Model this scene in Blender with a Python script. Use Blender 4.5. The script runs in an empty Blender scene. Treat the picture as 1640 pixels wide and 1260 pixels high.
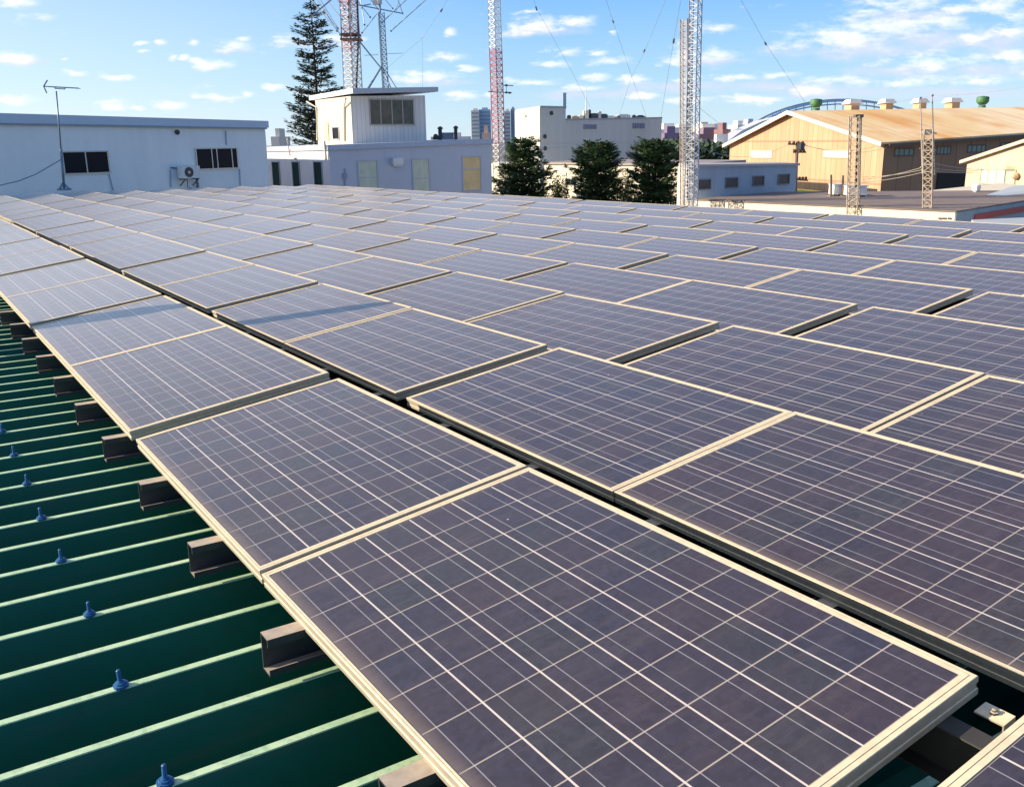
import bpy, math, random
from mathutils import Vector, Matrix
R = math.radians
scn = bpy.context.scene
rnd = random.Random(7)

# ------------------------------------------------------------------ camera
HC = 9.0                                    # eye height above the yard
FPX = 1491.27                               # focal length in photo pixels (1640 wide)
WM = Matrix(((0.999903, -0.013962, 0.0), (-0.003651, -0.261459, 0.965208), (-0.013476, -0.965114, -0.261485)))
EYE = Vector((0, 0, HC))
cam_d = bpy.data.cameras.new('camera'); cam = bpy.data.objects.new('camera', cam_d)
scn.collection.objects.link(cam); scn.camera = cam
cam_d.sensor_width = 36; cam_d.lens = FPX / 1640 * 36; cam_d.clip_start = 0.05; cam_d.clip_end = 20000
rt, dn, fw = WM.col[0], WM.col[1], WM.col[2]
m = Matrix((rt, -dn, -fw)).transposed().to_4x4(); m.translation = EYE; cam.matrix_world = m

def P(u, v, D):                             # the point seen at photo pixel (u, v), D metres ahead
    d = WM @ Vector(((u - 820) / FPX, (v - 630) / FPX, 1))
    return EYE + d * (D / d.y)

# ------------------------------------------------------------------ sky, sun, exposure
SUN_EL, SUN_AZ = 20.5, 181.0                # azimuth counted from +X towards +Y
sdir = Vector((math.cos(R(SUN_AZ)) * math.cos(R(SUN_EL)), math.sin(R(SUN_AZ)) * math.cos(R(SUN_EL)), math.sin(R(SUN_EL))))
world = bpy.data.worlds.new('World'); scn.world = world; world.use_nodes = True
wn, wl = world.node_tree.nodes, world.node_tree.links
wn.clear()
wout = wn.new('ShaderNodeOutputWorld'); wbg = wn.new('ShaderNodeBackground')
wl.new(wbg.outputs[0], wout.inputs[0]); wbg.inputs[1].default_value = 0.12
sky = wn.new('ShaderNodeTexSky'); sky.sky_type = 'NISHITA'; sky.sun_disc = False
sky.sun_elevation = R(SUN_EL); sky.sun_rotation = R(90 - SUN_AZ)
sky.air_density = 1.0; sky.dust_density = 0.6; sky.ozone_density = 2.0; sky.altitude = 0
wtc = wn.new('ShaderNodeTexCoord')
sep = wn.new('ShaderNodeSeparateXYZ'); wl.new(wtc.outputs['Generated'], sep.inputs[0])
def wmath(op, a, b=None, clamp=False):
    n = wn.new('ShaderNodeMath'); n.operation = op; n.use_clamp = clamp
    for i, x in enumerate((a, b)):
        if x is None: continue
        if isinstance(x, (int, float)): n.inputs[i].default_value = x
        else: wl.new(x, n.inputs[i])
    return n.outputs[0]
ysafe = wmath('MAXIMUM', sep.outputs[1], 0.05)
cx = wmath('DIVIDE', sep.outputs[0], ysafe); cz = wmath('DIVIDE', sep.outputs[2], ysafe)
comb = wn.new('ShaderNodeCombineXYZ'); wl.new(cx, comb.inputs[0]); wl.new(cz, comb.inputs[1])
# drifting cumulus banks: (u, v, half width, half height) read off the photograph and kept as directions
CLOUD = [(60,30,34,7),(28,3,48,9),(22,94,42,10),(100,96,9,4),(120,119,24,5),(188,123,34,6),(20,160,38,8),(178,172,32,8),(220,173,14,5),
 (228,70,14,4),(257,69,13,6),(228,83,16,3),(310,67,10,5),(278,92,9,5),(298,91,11,4),(320,95,10,4),(372,76,34,9),(390,63,14,4),(345,103,36,8),
 (275,169,30,8),(355,156,46,6),(392,150,18,6),(440,140,20,5),(470,65,26,8),(545,66,32,9),(575,62,18,6),(722,53,12,5),
 (690,122,58,10),(755,111,22,5),(660,128,34,7),(720,92,32,7),(745,152,26,7),(780,152,16,4),
 (860,40,46,13),(925,34,34,8),(820,47,22,9),(850,20,20,4),(895,45,12,6),(900,84,34,8),(958,83,18,5),(977,98,38,6),(890,103,26,6),
 (1090,90,34,13),(1085,72,16,8),(1150,88,42,8),(1145,47,38,7),(980,53,10,4),(955,123,24,6),(1020,127,26,6),(1100,125,26,7),(1180,125,38,6),
 (1035,154,30,5),(1110,160,46,6),(1190,158,40,6),(940,140,40,6),(840,132,54,6),
 (1340,62,78,17),(1415,44,92,15),(1500,36,62,11),(1385,18,34,7),(1440,4,72,11),(1540,14,46,10),(1600,10,44,14),(1625,26,22,14),
 (1480,102,62,12),(1540,96,42,10),(1625,92,26,15),(1620,50,24,8),(1560,60,40,7),(1340,128,54,7),(1435,132,46,7),(1560,128,60,8),(1250,118,34,6),(1230,160,40,6),(1290,145,36,6),
 (-90,60,70,16),(-160,140,80,12),(1720,60,70,20),(1760,120,80,14),(500,150,40,8),(610,160,30,6)]
DARK = [(1380,80,120,13),(1500,62,110,15),(1470,25,80,9),(1570,112,70,10),(1600,70,50,20),(1440,115,80,8),(1330,150,110,8),(870,50,70,8),(700,131,66,6),(1150,98,56,6),
 (1100,140,110,9),(960,150,110,8),(1230,140,90,9),(1540,150,110,8),(40,100,40,6),(370,82,34,5),(500,72,50,6)]
def wfield(lst, gain):
    acc = None
    for (u, v, a, b) in lst:
        if u > 1260: a, b = a * 1.15, b * 1.12
        d = P(u, v, 1.0) - EYE
        sx, sz = FPX / a, FPX / b
        sx *= .66; sz *= .60
        n = wn.new('ShaderNodeVectorMath'); n.operation = 'MULTIPLY_ADD'
        wl.new(warp.outputs[0], n.inputs[0]); n.inputs[1].default_value = (sx, sz, 0); n.inputs[2].default_value = (-d.x * sx, -d.z * sz, 0)
        l = wn.new('ShaderNodeVectorMath'); l.operation = 'LENGTH'; wl.new(n.outputs[0], l.inputs[0])
        k = wmath('SUBTRACT', 1.0, l.outputs['Value'], True)
        acc = k if acc is None else wmath('MAXIMUM', acc, k)
    return wmath('MULTIPLY', acc, gain)
nmap = wn.new('ShaderNodeMapping'); nmap.inputs['Scale'].default_value = (27, 76, 1); wl.new(comb.outputs[0], nmap.inputs[0])
wnoise = wn.new('ShaderNodeTexNoise'); wnoise.inputs['Scale'].default_value = 1.0; wnoise.inputs['Detail'].default_value = 9; wnoise.inputs['Roughness'].default_value = .66
wl.new(nmap.outputs[0], wnoise.inputs[0])
wsub = wn.new('ShaderNodeVectorMath'); wsub.operation = 'SUBTRACT'; wl.new(wnoise.outputs['Color'], wsub.inputs[0]); wsub.inputs[1].default_value = (.5, .5, .5)
wsc = wn.new('ShaderNodeVectorMath'); wsc.operation = 'MULTIPLY'; wl.new(wsub.outputs[0], wsc.inputs[0]); wsc.inputs[1].default_value = (.035, .013, 0)
warp = wn.new('ShaderNodeVectorMath'); warp.operation = 'ADD'; wl.new(comb.outputs[0], warp.inputs[0]); wl.new(wsc.outputs[0], warp.inputs[1])
def ramp(val, a, b):
    n = wn.new('ShaderNodeMapRange'); n.interpolation_type = 'SMOOTHSTEP'
    wl.new(val, n.inputs[0]); n.inputs[1].default_value = a; n.inputs[2].default_value = b
    return n.outputs[0]
nz = wmath('SUBTRACT', wnoise.outputs['Fac'], .5)
cl = ramp(wmath('ADD', wfield(CLOUD, 1.0), wmath('MULTIPLY', nz, 2.3)), .22, 1.2)
dk = ramp(wmath('ADD', wfield(DARK, 1.0), wmath('MULTIPLY', nz, 1.6)), .12, 1.0)
infront = ramp(sep.outputs[1], .06, .2)
cl = wmath('MULTIPLY', cl, infront); dk = wmath('MULTIPLY', wmath('MULTIPLY', dk, infront), .8)
def wmix(fac, a, b):
    n = wn.new('ShaderNodeMix'); n.data_type = 'RGBA'
    if isinstance(fac, float): n.inputs[0].default_value = fac
    else: wl.new(fac, n.inputs[0])
    for i, x in ((6, a), (7, b)):
        if isinstance(x, tuple): n.inputs[i].default_value = (*x, 1)
        else: wl.new(x, n.inputs[i])
    return n.outputs[2]
elr = wn.new('ShaderNodeValToRGB'); wl.new(wmath('MULTIPLY', sep.outputs[2], 1.6), elr.inputs[0])
er = elr.color_ramp; er.elements[0].position = 0; er.elements[0].color = (3.2, 4.1, 4.7, 1); er.elements[1].position = 1; er.elements[1].color = (.26, .72, 1.9, 1)
for ps, cc in ((.10, (1.9, 3.3, 4.6, 1)), (.24, (.78, 2.25, 4.6, 1)), (.5, (.42, 1.25, 3.3, 1))):
    q_ = er.elements.new(ps); q_.color = cc
sdot = wn.new('ShaderNodeVectorMath'); sdot.operation = 'DOT_PRODUCT'; wl.new(wtc.outputs['Generated'], sdot.inputs[0]); sdot.inputs[1].default_value = tuple(sdir)
base_sky = wmix(.85, sky.outputs[0], elr.outputs[0])
base_sky = wmix(wmath('MULTIPLY', wmath('MAXIMUM', sdot.outputs['Value'], 0.), .5, True), base_sky, (6.4, 6.4, 6.2))
c1 = wmix(dk, base_sky, (3.5, 3.8, 4.9))
c2 = wmix(wmath('MULTIPLY', cl, .74), c1, (6.1, 5.8, 6.0))
wl.new(c2, wbg.inputs[0])

sun_d = bpy.data.lights.new('sun', 'SUN'); sun = bpy.data.objects.new('sun', sun_d); scn.collection.objects.link(sun)
sun_d.energy = 5.0; sun_d.angle = R(.5); sun_d.color = (1, .83, .6)
sun.rotation_euler = sdir.to_track_quat('Z', 'Y').to_euler(); sun.location = (-40, 0, 60)
scn.view_settings.view_transform = 'Standard'; scn.view_settings.look = 'None'
scn.view_settings.exposure = 0.86; scn.view_settings.gamma = 1.0
scn.cycles.max_bounces = 6; scn.cycles.diffuse_bounces = 3; scn.cycles.glossy_bounces = 3
scn.cycles.use_denoising = True

# ------------------------------------------------------------------ materials
MATS = {}
def nodes_of(name):
    mt = bpy.data.materials.new(name); mt.use_nodes = True
    t = mt.node_tree; t.nodes.clear()
    o = t.nodes.new('ShaderNodeOutputMaterial'); b = t.nodes.new('ShaderNodeBsdfPrincipled')
    t.links.new(b.outputs[0], o.inputs[0])
    return mt, t, b
def nmath(t, op, a, b=None, clamp=False):
    n = t.nodes.new('ShaderNodeMath'); n.operation = op; n.use_clamp = clamp
    for i, x in enumerate((a, b)):
        if x is None: continue
        if isinstance(x, (int, float)): n.inputs[i].default_value = x
        else: t.links.new(x, n.inputs[i])
    return n.outputs[0]
def nmix(t, fac, a, b, mode='MIX'):
    n = t.nodes.new('ShaderNodeMix'); n.data_type = 'RGBA'; n.blend_type = mode
    if isinstance(fac, (int, float)): n.inputs[0].default_value = fac
    else: t.links.new(fac, n.inputs[0])
    for i, x in ((6, a), (7, b)):
        if isinstance(x, tuple): n.inputs[i].default_value = (*x[:3], 1)
        else: t.links.new(x, n.inputs[i])
    return n.outputs[2]
def nnoise(t, vec, scale, detail=4, rough=.55, stretch=None):
    n = t.nodes.new('ShaderNodeTexNoise'); n.inputs['Scale'].default_value = scale; n.inputs['Detail'].default_value = detail; n.inputs['Roughness'].default_value = rough
    if stretch:
        mp = t.nodes.new('ShaderNodeMapping'); mp.inputs['Scale'].default_value = stretch; t.links.new(vec, mp.inputs[0]); vec = mp.outputs[0]
    t.links.new(vec, n.inputs['Vector']); return n
def nramp(t, val, a, b, c=0., d=1.):
    n = t.nodes.new('ShaderNodeMapRange'); t.links.new(val, n.inputs[0])
    for i, x in enumerate((a, b, c, d)): n.inputs[i + 1].default_value = x
    return n.outputs[0]
def objco(t):
    return t.nodes.new('ShaderNodeTexCoord').outputs['Object']
def plain(name, col, rough=.6, metal=0., var=.12, scale=3., stretch=None, spec=.5, dirt=None):
    """a painted or weathered surface: base colour broken by two scales of noise, optional dirt colour in streaks"""
    if name in MATS: return MATS[name]
    mt, t, b = nodes_of(name); co = objco(t)
    n1 = nnoise(t, co, scale, 5, .6, stretch); n2 = nnoise(t, co, scale * 7, 3, .6, stretch)
    f = nmath(t, 'ADD', nmath(t, 'MULTIPLY', n1.outputs['Fac'], .65), nmath(t, 'MULTIPLY', n2.outputs['Fac'], .35))
    k = nramp(t, f, .25, .75, 1 - var, 1 + var)
    c = nmix(t, 1.0, tuple(col), k, 'MULTIPLY')
    if dirt:
        n3 = nnoise(t, co, dirt[1], 6, .7, dirt[3] if len(dirt) > 3 else (3, 3, .35))
        c = nmix(t, nramp(t, n3.outputs['Fac'], .48, .78, 0, dirt[2]), c, tuple(dirt[0]))
    t.links.new(c, b.inputs['Base Color']); b.inputs['Roughness'].default_value = rough; b.inputs['Metallic'].default_value = metal
    b.inputs['Specular IOR Level'].default_value = spec
    MATS[name] = mt; return mt
def siding(name, col, d, period, groove=.55, width=.12, rough=.6, dirt=None, hgap=None, var=.1):
    """vertical boards or corrugated sheet: a dark joint every `period` metres along the horizontal direction d"""
    if name in MATS: return MATS[name]
    mt, t, b = nodes_of(name); co = objco(t)
    v = t.nodes.new('ShaderNodeVectorMath'); v.operation = 'DOT_PRODUCT'; t.links.new(co, v.inputs[0]); v.inputs[1].default_value = (d[0] / period, d[1] / period, 0)
    s = v.outputs['Value']; fr = nmath(t, 'FRACT', s)
    line = nmath(t, 'LESS_THAN', fr, width)
    wn_ = t.nodes.new('ShaderNodeTexWhiteNoise'); wn_.noise_dimensions = '1D'; t.links.new(nmath(t, 'FLOOR', s), wn_.inputs['W'])
    n1 = nnoise(t, co, 1.1, 5, .65, (1, 1, .4))
    k = nramp(t, nmath(t, 'ADD', nmath(t, 'MULTIPLY', n1.outputs['Fac'], .7), nmath(t, 'MULTIPLY', wn_.outputs['Value'], .3)), .2, .8, 1 - var, 1 + var)
    c = nmix(t, 1.0, tuple(col), k, 'MULTIPLY')
    if dirt:
        n3 = nnoise(t, co, dirt[1], 6, .7, (2.5, 2.5, .3))
        c = nmix(t, nramp(t, n3.outputs['Fac'], .46, .76, 0, dirt[2]), c, tuple(dirt[0]))
    g = tuple(x * groove for x in col)
    c = nmix(t, nmath(t, 'MULTIPLY', line, .85), c, g)
    if hgap:
        sp = t.nodes.new('ShaderNodeSeparateXYZ'); t.links.new(co, sp.inputs[0])
        hl = nmath(t, 'LESS_THAN', nmath(t, 'FRACT', nmath(t, 'DIVIDE', sp.outputs[2], hgap)), .05)
        c = nmix(t, nmath(t, 'MULTIPLY', hl, .6), c, g)
    t.links.new(c, b.inputs['Base Color']); b.inputs['Roughness'].default_value = rough
    bp = t.nodes.new('ShaderNodeBump'); bp.inputs['Strength'].default_value = .5; bp.inputs['Distance'].default_value = .03
    w = nmath(t, 'ABSOLUTE', nmath(t, 'SUBTRACT', fr, .5)); t.links.new(w, bp.inputs['Height']); t.links.new(bp.outputs[0], b.inputs['Normal'])
    MATS[name] = mt; return mt
def dusted_or_lit(name, col, dust, rough, metal, cover=.9, scale=5.):
    """bare metal whose upward faces are recoloured: settled dust on frames, painted sunlight on the steel channels"""
    mt, t, b = nodes_of(name); co = objco(t); geo = t.nodes.new('ShaderNodeNewGeometry')
    sp = t.nodes.new('ShaderNodeSeparateXYZ'); t.links.new(geo.outputs['True Normal'], sp.inputs[0])
    n = nnoise(t, co, scale, 6, .65); n2 = nnoise(t, co, scale * 9, 3, .6)
    f = nmath(t, 'MULTIPLY', nramp(t, sp.outputs[2], .5, .9), nramp(t, n.outputs['Fac'], .2, .55, cover * .6, cover), True)
    k = nramp(t, n2.outputs['Fac'], .25, .75, .86, 1.12)
    c = nmix(t, 1.0, nmix(t, f, tuple(col), tuple(dust)), k, 'MULTIPLY')
    t.links.new(c, b.inputs['Base Color']); t.links.new(nmath(t, 'MULTIPLY', nmath(t, 'SUBTRACT', 1., f), metal), b.inputs['Metallic'])
    t.links.new(nmath(t, 'ADD', rough, nmath(t, 'MULTIPLY', f, .3)), b.inputs['Roughness'])
    return mt
def glass(name, col=(.02, .022, .025), rough=.08):
    if name in MATS: return MATS[name]
    mt, t, b = nodes_of(name); co = objco(t)
    n = nnoise(t, co, 1.6, 3, .6)
    t.links.new(nmix(t, 1.0, tuple(col), nramp(t, n.outputs['Fac'], .3, .7, .6, 1.5), 'MULTIPLY'), b.inputs['Base Color'])
    b.inputs['Roughness'].default_value = rough
    MATS[name] = mt; return mt

# ------------------------------------------------------------------ mesh helpers
class MB:
    def __init__(s): s.v, s.f = [], []
    def add(s, vs, fs):
        o = len(s.v); s.v += [Vector(x) for x in vs]; s.f += [tuple(i + o for i in q) for q in fs]; return s
    def quad(s, a, b, c, d): return s.add([a, b, c, d], [(0, 1, 2, 3)])
    def hexa(s, lo, hi):                     # two rings of equal length, bottom and top, closed
        n = len(lo)
        fs = [tuple(reversed(range(n))), tuple(range(n, 2 * n))] + [(i, (i + 1) % n, n + (i + 1) % n, n + i) for i in range(n)]
        return s.add(list(lo) + list(hi), fs)
    def box(s, c, sx, sy, sz, X=Vector((1, 0, 0)), Y=Vector((0, 1, 0)), Z=Vector((0, 0, 1))):
        c = Vector(c); a, b, d = X * sx / 2, Y * sy / 2, Z * sz / 2
        return s.hexa([c - a - b - d, c + a - b - d, c + a + b - d, c - a + b - d], [c - a - b + d, c + a - b + d, c + a + b + d, c - a + b + d])
    def bar(s, p, q, w, h=None, up=Vector((0, 0, 1))):
        p, q = Vector(p), Vector(q); h = h or w; d = (q - p)
        if d.length < 1e-6: return s
        d.normalize(); x = d.cross(up)
        if x.length < .05: x = d.cross(Vector((1, 0, 0)))
        x.normalize(); y = x.cross(d); a, b = x * w / 2, y * h / 2
        return s.hexa([p - a - b, p + a - b, p + a + b, p - a + b], [q - a - b, q + a - b, q + a + b, q - a + b])
    def tube(s, pts, r, n=8, r2=None):
        pts = [Vector(p) for p in pts]; N = len(pts); rings = []
        for i, p in enumerate(pts):
            d = (pts[min(i + 1, N - 1)] - pts[max(i - 1, 0)]).normalized()
            x = d.cross(Vector((0, 0, 1)))
            if x.length < .05: x = d.cross(Vector((0, 1, 0)))
            x.normalize(); y = x.cross(d); rr = r if r2 is None else r + (r2 - r) * i / max(1, N - 1)
            rings.append([p + (x * math.cos(2 * math.pi * k / n) + y * math.sin(2 * math.pi * k / n)) * rr for k in range(n)])
        vs = [q for g in rings for q in g]; fs = []
        for i in range(N - 1):
            for k in range(n): fs.append((i * n + k, i * n + (k + 1) % n, (i + 1) * n + (k + 1) % n, (i + 1) * n + k))
        fs += [tuple(reversed(range(n))), tuple(range((N - 1) * n, N * n))]
        return s.add(vs, fs)
    def lathe(s, c, prof, n=12, axis=Vector((0, 0, 1))):
        c = Vector(c); x = axis.cross(Vector((0, 1, 0)))
        if x.length < .1: x = axis.cross(Vector((1, 0, 0)))
        x.normalize(); y = axis.cross(x); vs = []; fs = []
        for (r, z) in prof:
            for k in range(n):
                a = 2 * math.pi * k / n; vs.append(c + axis * z + (x * math.cos(a) + y * math.sin(a)) * r)
        for i in range(len(prof) - 1):
            for k in range(n): fs.append((i * n + k, i * n + (k + 1) % n, (i + 1) * n + (k + 1) % n, (i + 1) * n + k))
        fs += [tuple(reversed(range(n))), tuple(range((len(prof) - 1) * n, len(prof) * n))]
        return s.add(vs, fs)
    def build(s, name, mat, parent=None, smooth=False):
        """mesh made in world coordinates, stored relative to its parent's base point"""
        off = Vector((0, 0, 0)); pr = parent
        while pr is not None: off += pr.location; pr = pr.parent
        base = Vector((0, 0, 0))
        if parent is None and s.v:
            n = len(s.v); base = Vector((sum(q.x for q in s.v) / n, sum(q.y for q in s.v) / n, min(q.z for q in s.v))); off = base
        me = bpy.data.meshes.new(name); me.from_pydata([q - off for q in s.v], [], s.f); me.materials.append(mat)
        if smooth:
            for pl in me.polygons: pl.use_smooth = True
        me.update()
        o = bpy.data.objects.new(name, me); scn.collection.objects.link(o)
        o.location = base
        if parent is not None: o.parent = parent
        return o
def tag(o, label, cat, group=None, kind=None):
    if label: o['label'] = label
    if cat: o['category'] = cat
    if group: o['group'] = group
    if kind: o['kind'] = kind
    return o
def thing(name, loc, label, cat, group=None):
    o = bpy.data.objects.new(name, None); o.empty_display_size = .2; scn.collection.objects.link(o); o.location = loc
    return tag(o, label, cat, group)
def outward(mb):                             # make the normals of a closed mesh consistent
    return mb
def fix_normals(o):
    import bmesh
    b = bmesh.new(); b.from_mesh(o.data); bmesh.ops.recalc_face_normals(b, faces=b.faces); b.to_mesh(o.data); b.free(); return o
def XY(q): return Vector((q[0], q[1], 0))
class Wall:
    """a vertical wall plane through two ground points; turns pixels into points of the wall"""
    def __init__(s, A, B):
        s.a, s.b = XY(A), XY(B); s.d = (s.b - s.a).normalized(); s.n = Vector((s.d.y, -s.d.x, 0))
        if s.n.dot(XY(EYE) - s.a) < 0: s.n = -s.n
    def at(s, u, v, out=0.):
        d = WM @ Vector(((u - 820) / FPX, (v - 630) / FPX, 1)); t = (s.a - XY(EYE)).dot(s.n) / XY(d).dot(s.n)
        return EYE + d * t + s.n * out
    def rect(s, u0, v0, u1, v1):             # s-range and z-range
        um, vm = (u0 + u1) / 2, (v0 + v1) / 2
        l, r = s.at(u0, vm), s.at(u1, vm); tp, bt = s.at(um, v0), s.at(um, v1)
        return (XY(l) - s.a).dot(s.d), (XY(r) - s.a).dot(s.d), bt.z, tp.z
    def pt(s, x, z, out=0.): return s.a + s.d * x + Vector((0, 0, z)) + s.n * out
    def slab(s, mb, x0, x1, z0, z1, o0, o1):
        mb.hexa([s.pt(x0, z0, o0), s.pt(x1, z0, o0), s.pt(x1, z0, o1), s.pt(x0, z0, o1)], [s.pt(x0, z1, o0), s.pt(x1, z1, o0), s.pt(x1, z1, o1), s.pt(x0, z1, o1)])
def window(parent, wall, u0, v0, u1, v1, panemat, framemat, mull=(), fr=.05, label=None, rows=(), out=.05):
    x0, x1, z0, z1 = wall.rect(u0, v0, u1, v1)
    f = MB()
    wall.slab(f, x0, x1, z0, z0 + fr, -.02, out + .03); wall.slab(f, x0, x1, z1 - fr, z1, -.02, out)
    wall.slab(f, x0, x0 + fr, z0 + fr, z1 - fr, -.02, out); wall.slab(f, x1 - fr, x1, z0 + fr, z1 - fr, -.02, out)
    for k in mull:
        xm = x0 + (x1 - x0) * k; wall.slab(f, xm - fr * .4, xm + fr * .4, z0 + fr, z1 - fr, -.02, out - .01)
    for k in rows:
        zm = z0 + (z1 - z0) * k; wall.slab(f, x0 + fr, x1 - fr, zm - fr * .3, zm + fr * .3, -.02, out - .015)
    w = fix_normals(f.build('window', framemat, parent))
    p = MB(); wall.slab(p, x0 + fr, x1 - fr, z0 + fr, z1 - fr, -.01, .012)
    fix_normals(p.build('pane', panemat, w))
    if label: w['label'] = label
    return w
def prism(foot, tops, z0=0.):
    mb = MB(); mb.hexa([Vector((q[0], q[1], z0)) for q in foot], [Vector((q[0], q[1], z)) for q, z in zip(foot, tops)]); return mb
def copy_tree(o, parent=None):
    c = o.copy(); scn.collection.objects.link(c)
    if parent is not None: c.parent = parent
    for ch in list(o.children): copy_tree(ch, c)
    return c

# ------------------------------------------------------------------ ground
g = MB(); S = 6000
g.quad((-S, -S, 0), (S, -S, 0), (S, S, 0), (-S, S, 0))
tag(g.build('ground', plain('yard_ground', (.16, .15, .14), .9, var=.25, scale=.06, dirt=((.06, .08, .04), .02, .7, (1, 1, 1)))), None, None, kind='structure')

# ------------------------------------------------------------------ the factory roof that carries the panels
AX = Matrix(((0.827029, -0.549367, -0.119245), (0.545303, 0.835529, -0.067349), (0.136632, -0.009326, 0.990578)))   # panel axes as columns
AO = EYE + Vector((0.13585, 1.21497, -1.21546))
RR = Vector((1.12674, 0.64911, -0.01086)); YV = Vector((-1.87989, 2.86235, -0.02972))
UN = .156
RN = Vector((0.00265, 0.01213, 0.99992)).normalized()
EYv = AX.col[1].copy(); EXv = EYv.cross(RN).normalized(); EYr = RN.cross(EXv)
PT = .045                                    # panel frame thickness
BASE = AO + AX @ Vector((-.1 * UN, 0, -PT))  # lower edge of the first row's frame: here the channels carry it
def RP(x, y, z): return BASE + EXv * x + EYr * y + RN * z
def green_mat():
    mt, t, b = nodes_of('green_roof_sheet'); co = objco(t)
    n = nnoise(t, co, 1.4, 5, .6); n2 = nnoise(t, co, 14, 3, .6)
    c = nmix(t, nramp(t, n.outputs['Fac'], .3, .7), (.004, .085, .062), (.008, .110, .078))
    c = nmix(t, nramp(t, n2.outputs['Fac'], .5, .8, 0, .35), c, (.02, .06, .045))
    mp = t.nodes.new('ShaderNodeMapping'); mp.vector_type = 'POINT'; mp.inputs['Rotation'].default_value = (0, 0, -math.atan2(EXv.y, EXv.x)); t.links.new(co, mp.inputs[0])
    n3 = nnoise(t, mp.outputs[0], 1., 6, .7, (.9, 14, 14)); c = nmix(t, nramp(t, n3.outputs['Fac'], .5, .8, 0, .55), c, (.075, .095, .075))
    sx_ = t.nodes.new('ShaderNodeSeparateXYZ'); t.links.new(mp.outputs[0], sx_.inputs[0])
    lap = nmath(t, 'LESS_THAN', nmath(t, 'FRACT', nmath(t, 'DIVIDE', sx_.outputs[0], 4.1)), .004); c = nmix(t, nmath(t, 'MULTIPLY', lap, .8), c, (.003, .012, .01))
    t.links.new(c, b.inputs['Base Color']); b.inputs['Roughness'].default_value = .5; b.inputs['Specular IOR Level'].default_value = .18
    return mt
def sunlit_rib_mat():  # sunlight on the rib crests put into a paler green
    mt, t, b = nodes_of('sunlit_green_rib'); co = objco(t)
    n = nnoise(t, co, 9, 6, .75); n4 = nnoise(t, co, 40, 4, .7)
    c = nmix(t, nramp(t, n.outputs['Fac'], .3, .7), (.34, .56, .36), (.58, .74, .49)); c = nmix(t, nramp(t, n4.outputs['Fac'], .52, .72, 0, .6), c, (.16, .30, .20))
    t.links.new(c, b.inputs['Base Color']); b.inputs['Roughness'].default_value = .7
    return mt
GREEN = green_mat(); LITRIB = sunlit_rib_mat()
RIB, RIBY0, RTOP, RDEP = .2443, 1.283, -.152, .150
foot = [RP(-5.2, -3.2, 0), RP(13.6, -3.2, 0), RP(13.6, 33.4, 0), RP(-5.2, 33.4, 0)]
fac = thing('factory_building', (foot[0].x, foot[0].y, 0), 'long factory building whose dark green ribbed metal roof carries the solar panels', 'building')
roof = MB(); tops_ = MB()
ks = range(int((-3.2 - RIBY0) / RIB), int((33.3 - RIBY0) / RIB) + 1)
prof = []
for k in ks:
    yc = RIBY0 + k * RIB
    prof += [(yc - .068, RTOP - RDEP), (yc - .0135, RTOP), (yc + .0135, RTOP), (yc + .068, RTOP - RDEP)]
for i in range(len(prof) - 1):
    (ya, za), (yb, zb) = prof[i], prof[i + 1]
    roof.quad(RP(-5.2, ya, za), RP(13.6, ya, za), RP(13.6, yb, zb), RP(-5.2, yb, zb))
rf = roof.build('roof', GREEN, fac)
for k in ks:
    yc = RIBY0 + k * RIB
    tops_.hexa([RP(-5.2, yc - .0130, RTOP + .0005), RP(13.6, yc - .0130, RTOP + .0005), RP(13.6, yc + .0130, RTOP + .0005), RP(-5.2, yc + .0130, RTOP + .0005)],
               [RP(-5.2, yc - .0122, RTOP + .004), RP(13.6, yc - .0122, RTOP + .004), RP(13.6, yc + .0122, RTOP + .004), RP(-5.2, yc + .0122, RTOP + .004)])
rs = tops_.build('sunlit_crest', LITRIB, rf)
rs['label'] = 'pale green crest strips along the roof ribs, sunlight put into their colour'
fw_ = MB(); ins = [RP(-5.0, -3.0, -.4), RP(13.4, -3.0, -.4), RP(13.4, 33.2, -.4), RP(-5.0, 33.2, -.4)]
fw_.hexa([Vector((q.x, q.y, 0)) for q in ins], ins)
fix_normals(fw_.build('wall', plain('factory_wall', (.5, .5, .48), .7), fac))
BLUE = plain('blue_cap_plastic', (.010, .10, .28), .55, var=.35, scale=20)
k = -4
while k < 26:
    yb = RIBY0 + (k * 2 + 1) * RIB
    if -.6 < yb < 12:
        x = -.438 + rnd.uniform(-.006, .006); c = RP(x, yb, RTOP + .004)
        bm_ = MB(); sc_ = rnd.uniform(.84, .93); bm_.lathe(c, [(q_ * sc_, h_ * sc_) for q_, h_ in ((.021, 0), (.022, .005), (.022, .010), (.0165, .0105), (.016, .016), (.010, .0165), (.0095, .020), (.0065, .0205), (.0065, .054), (.004, .057), (.001, .0575))], 14, (RN + Vector((rnd.gauss(0, .05), rnd.gauss(0, .05), 0))).normalized())
        bm_.build('roof_bolt', BLUE, rf)
    k += 1
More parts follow.
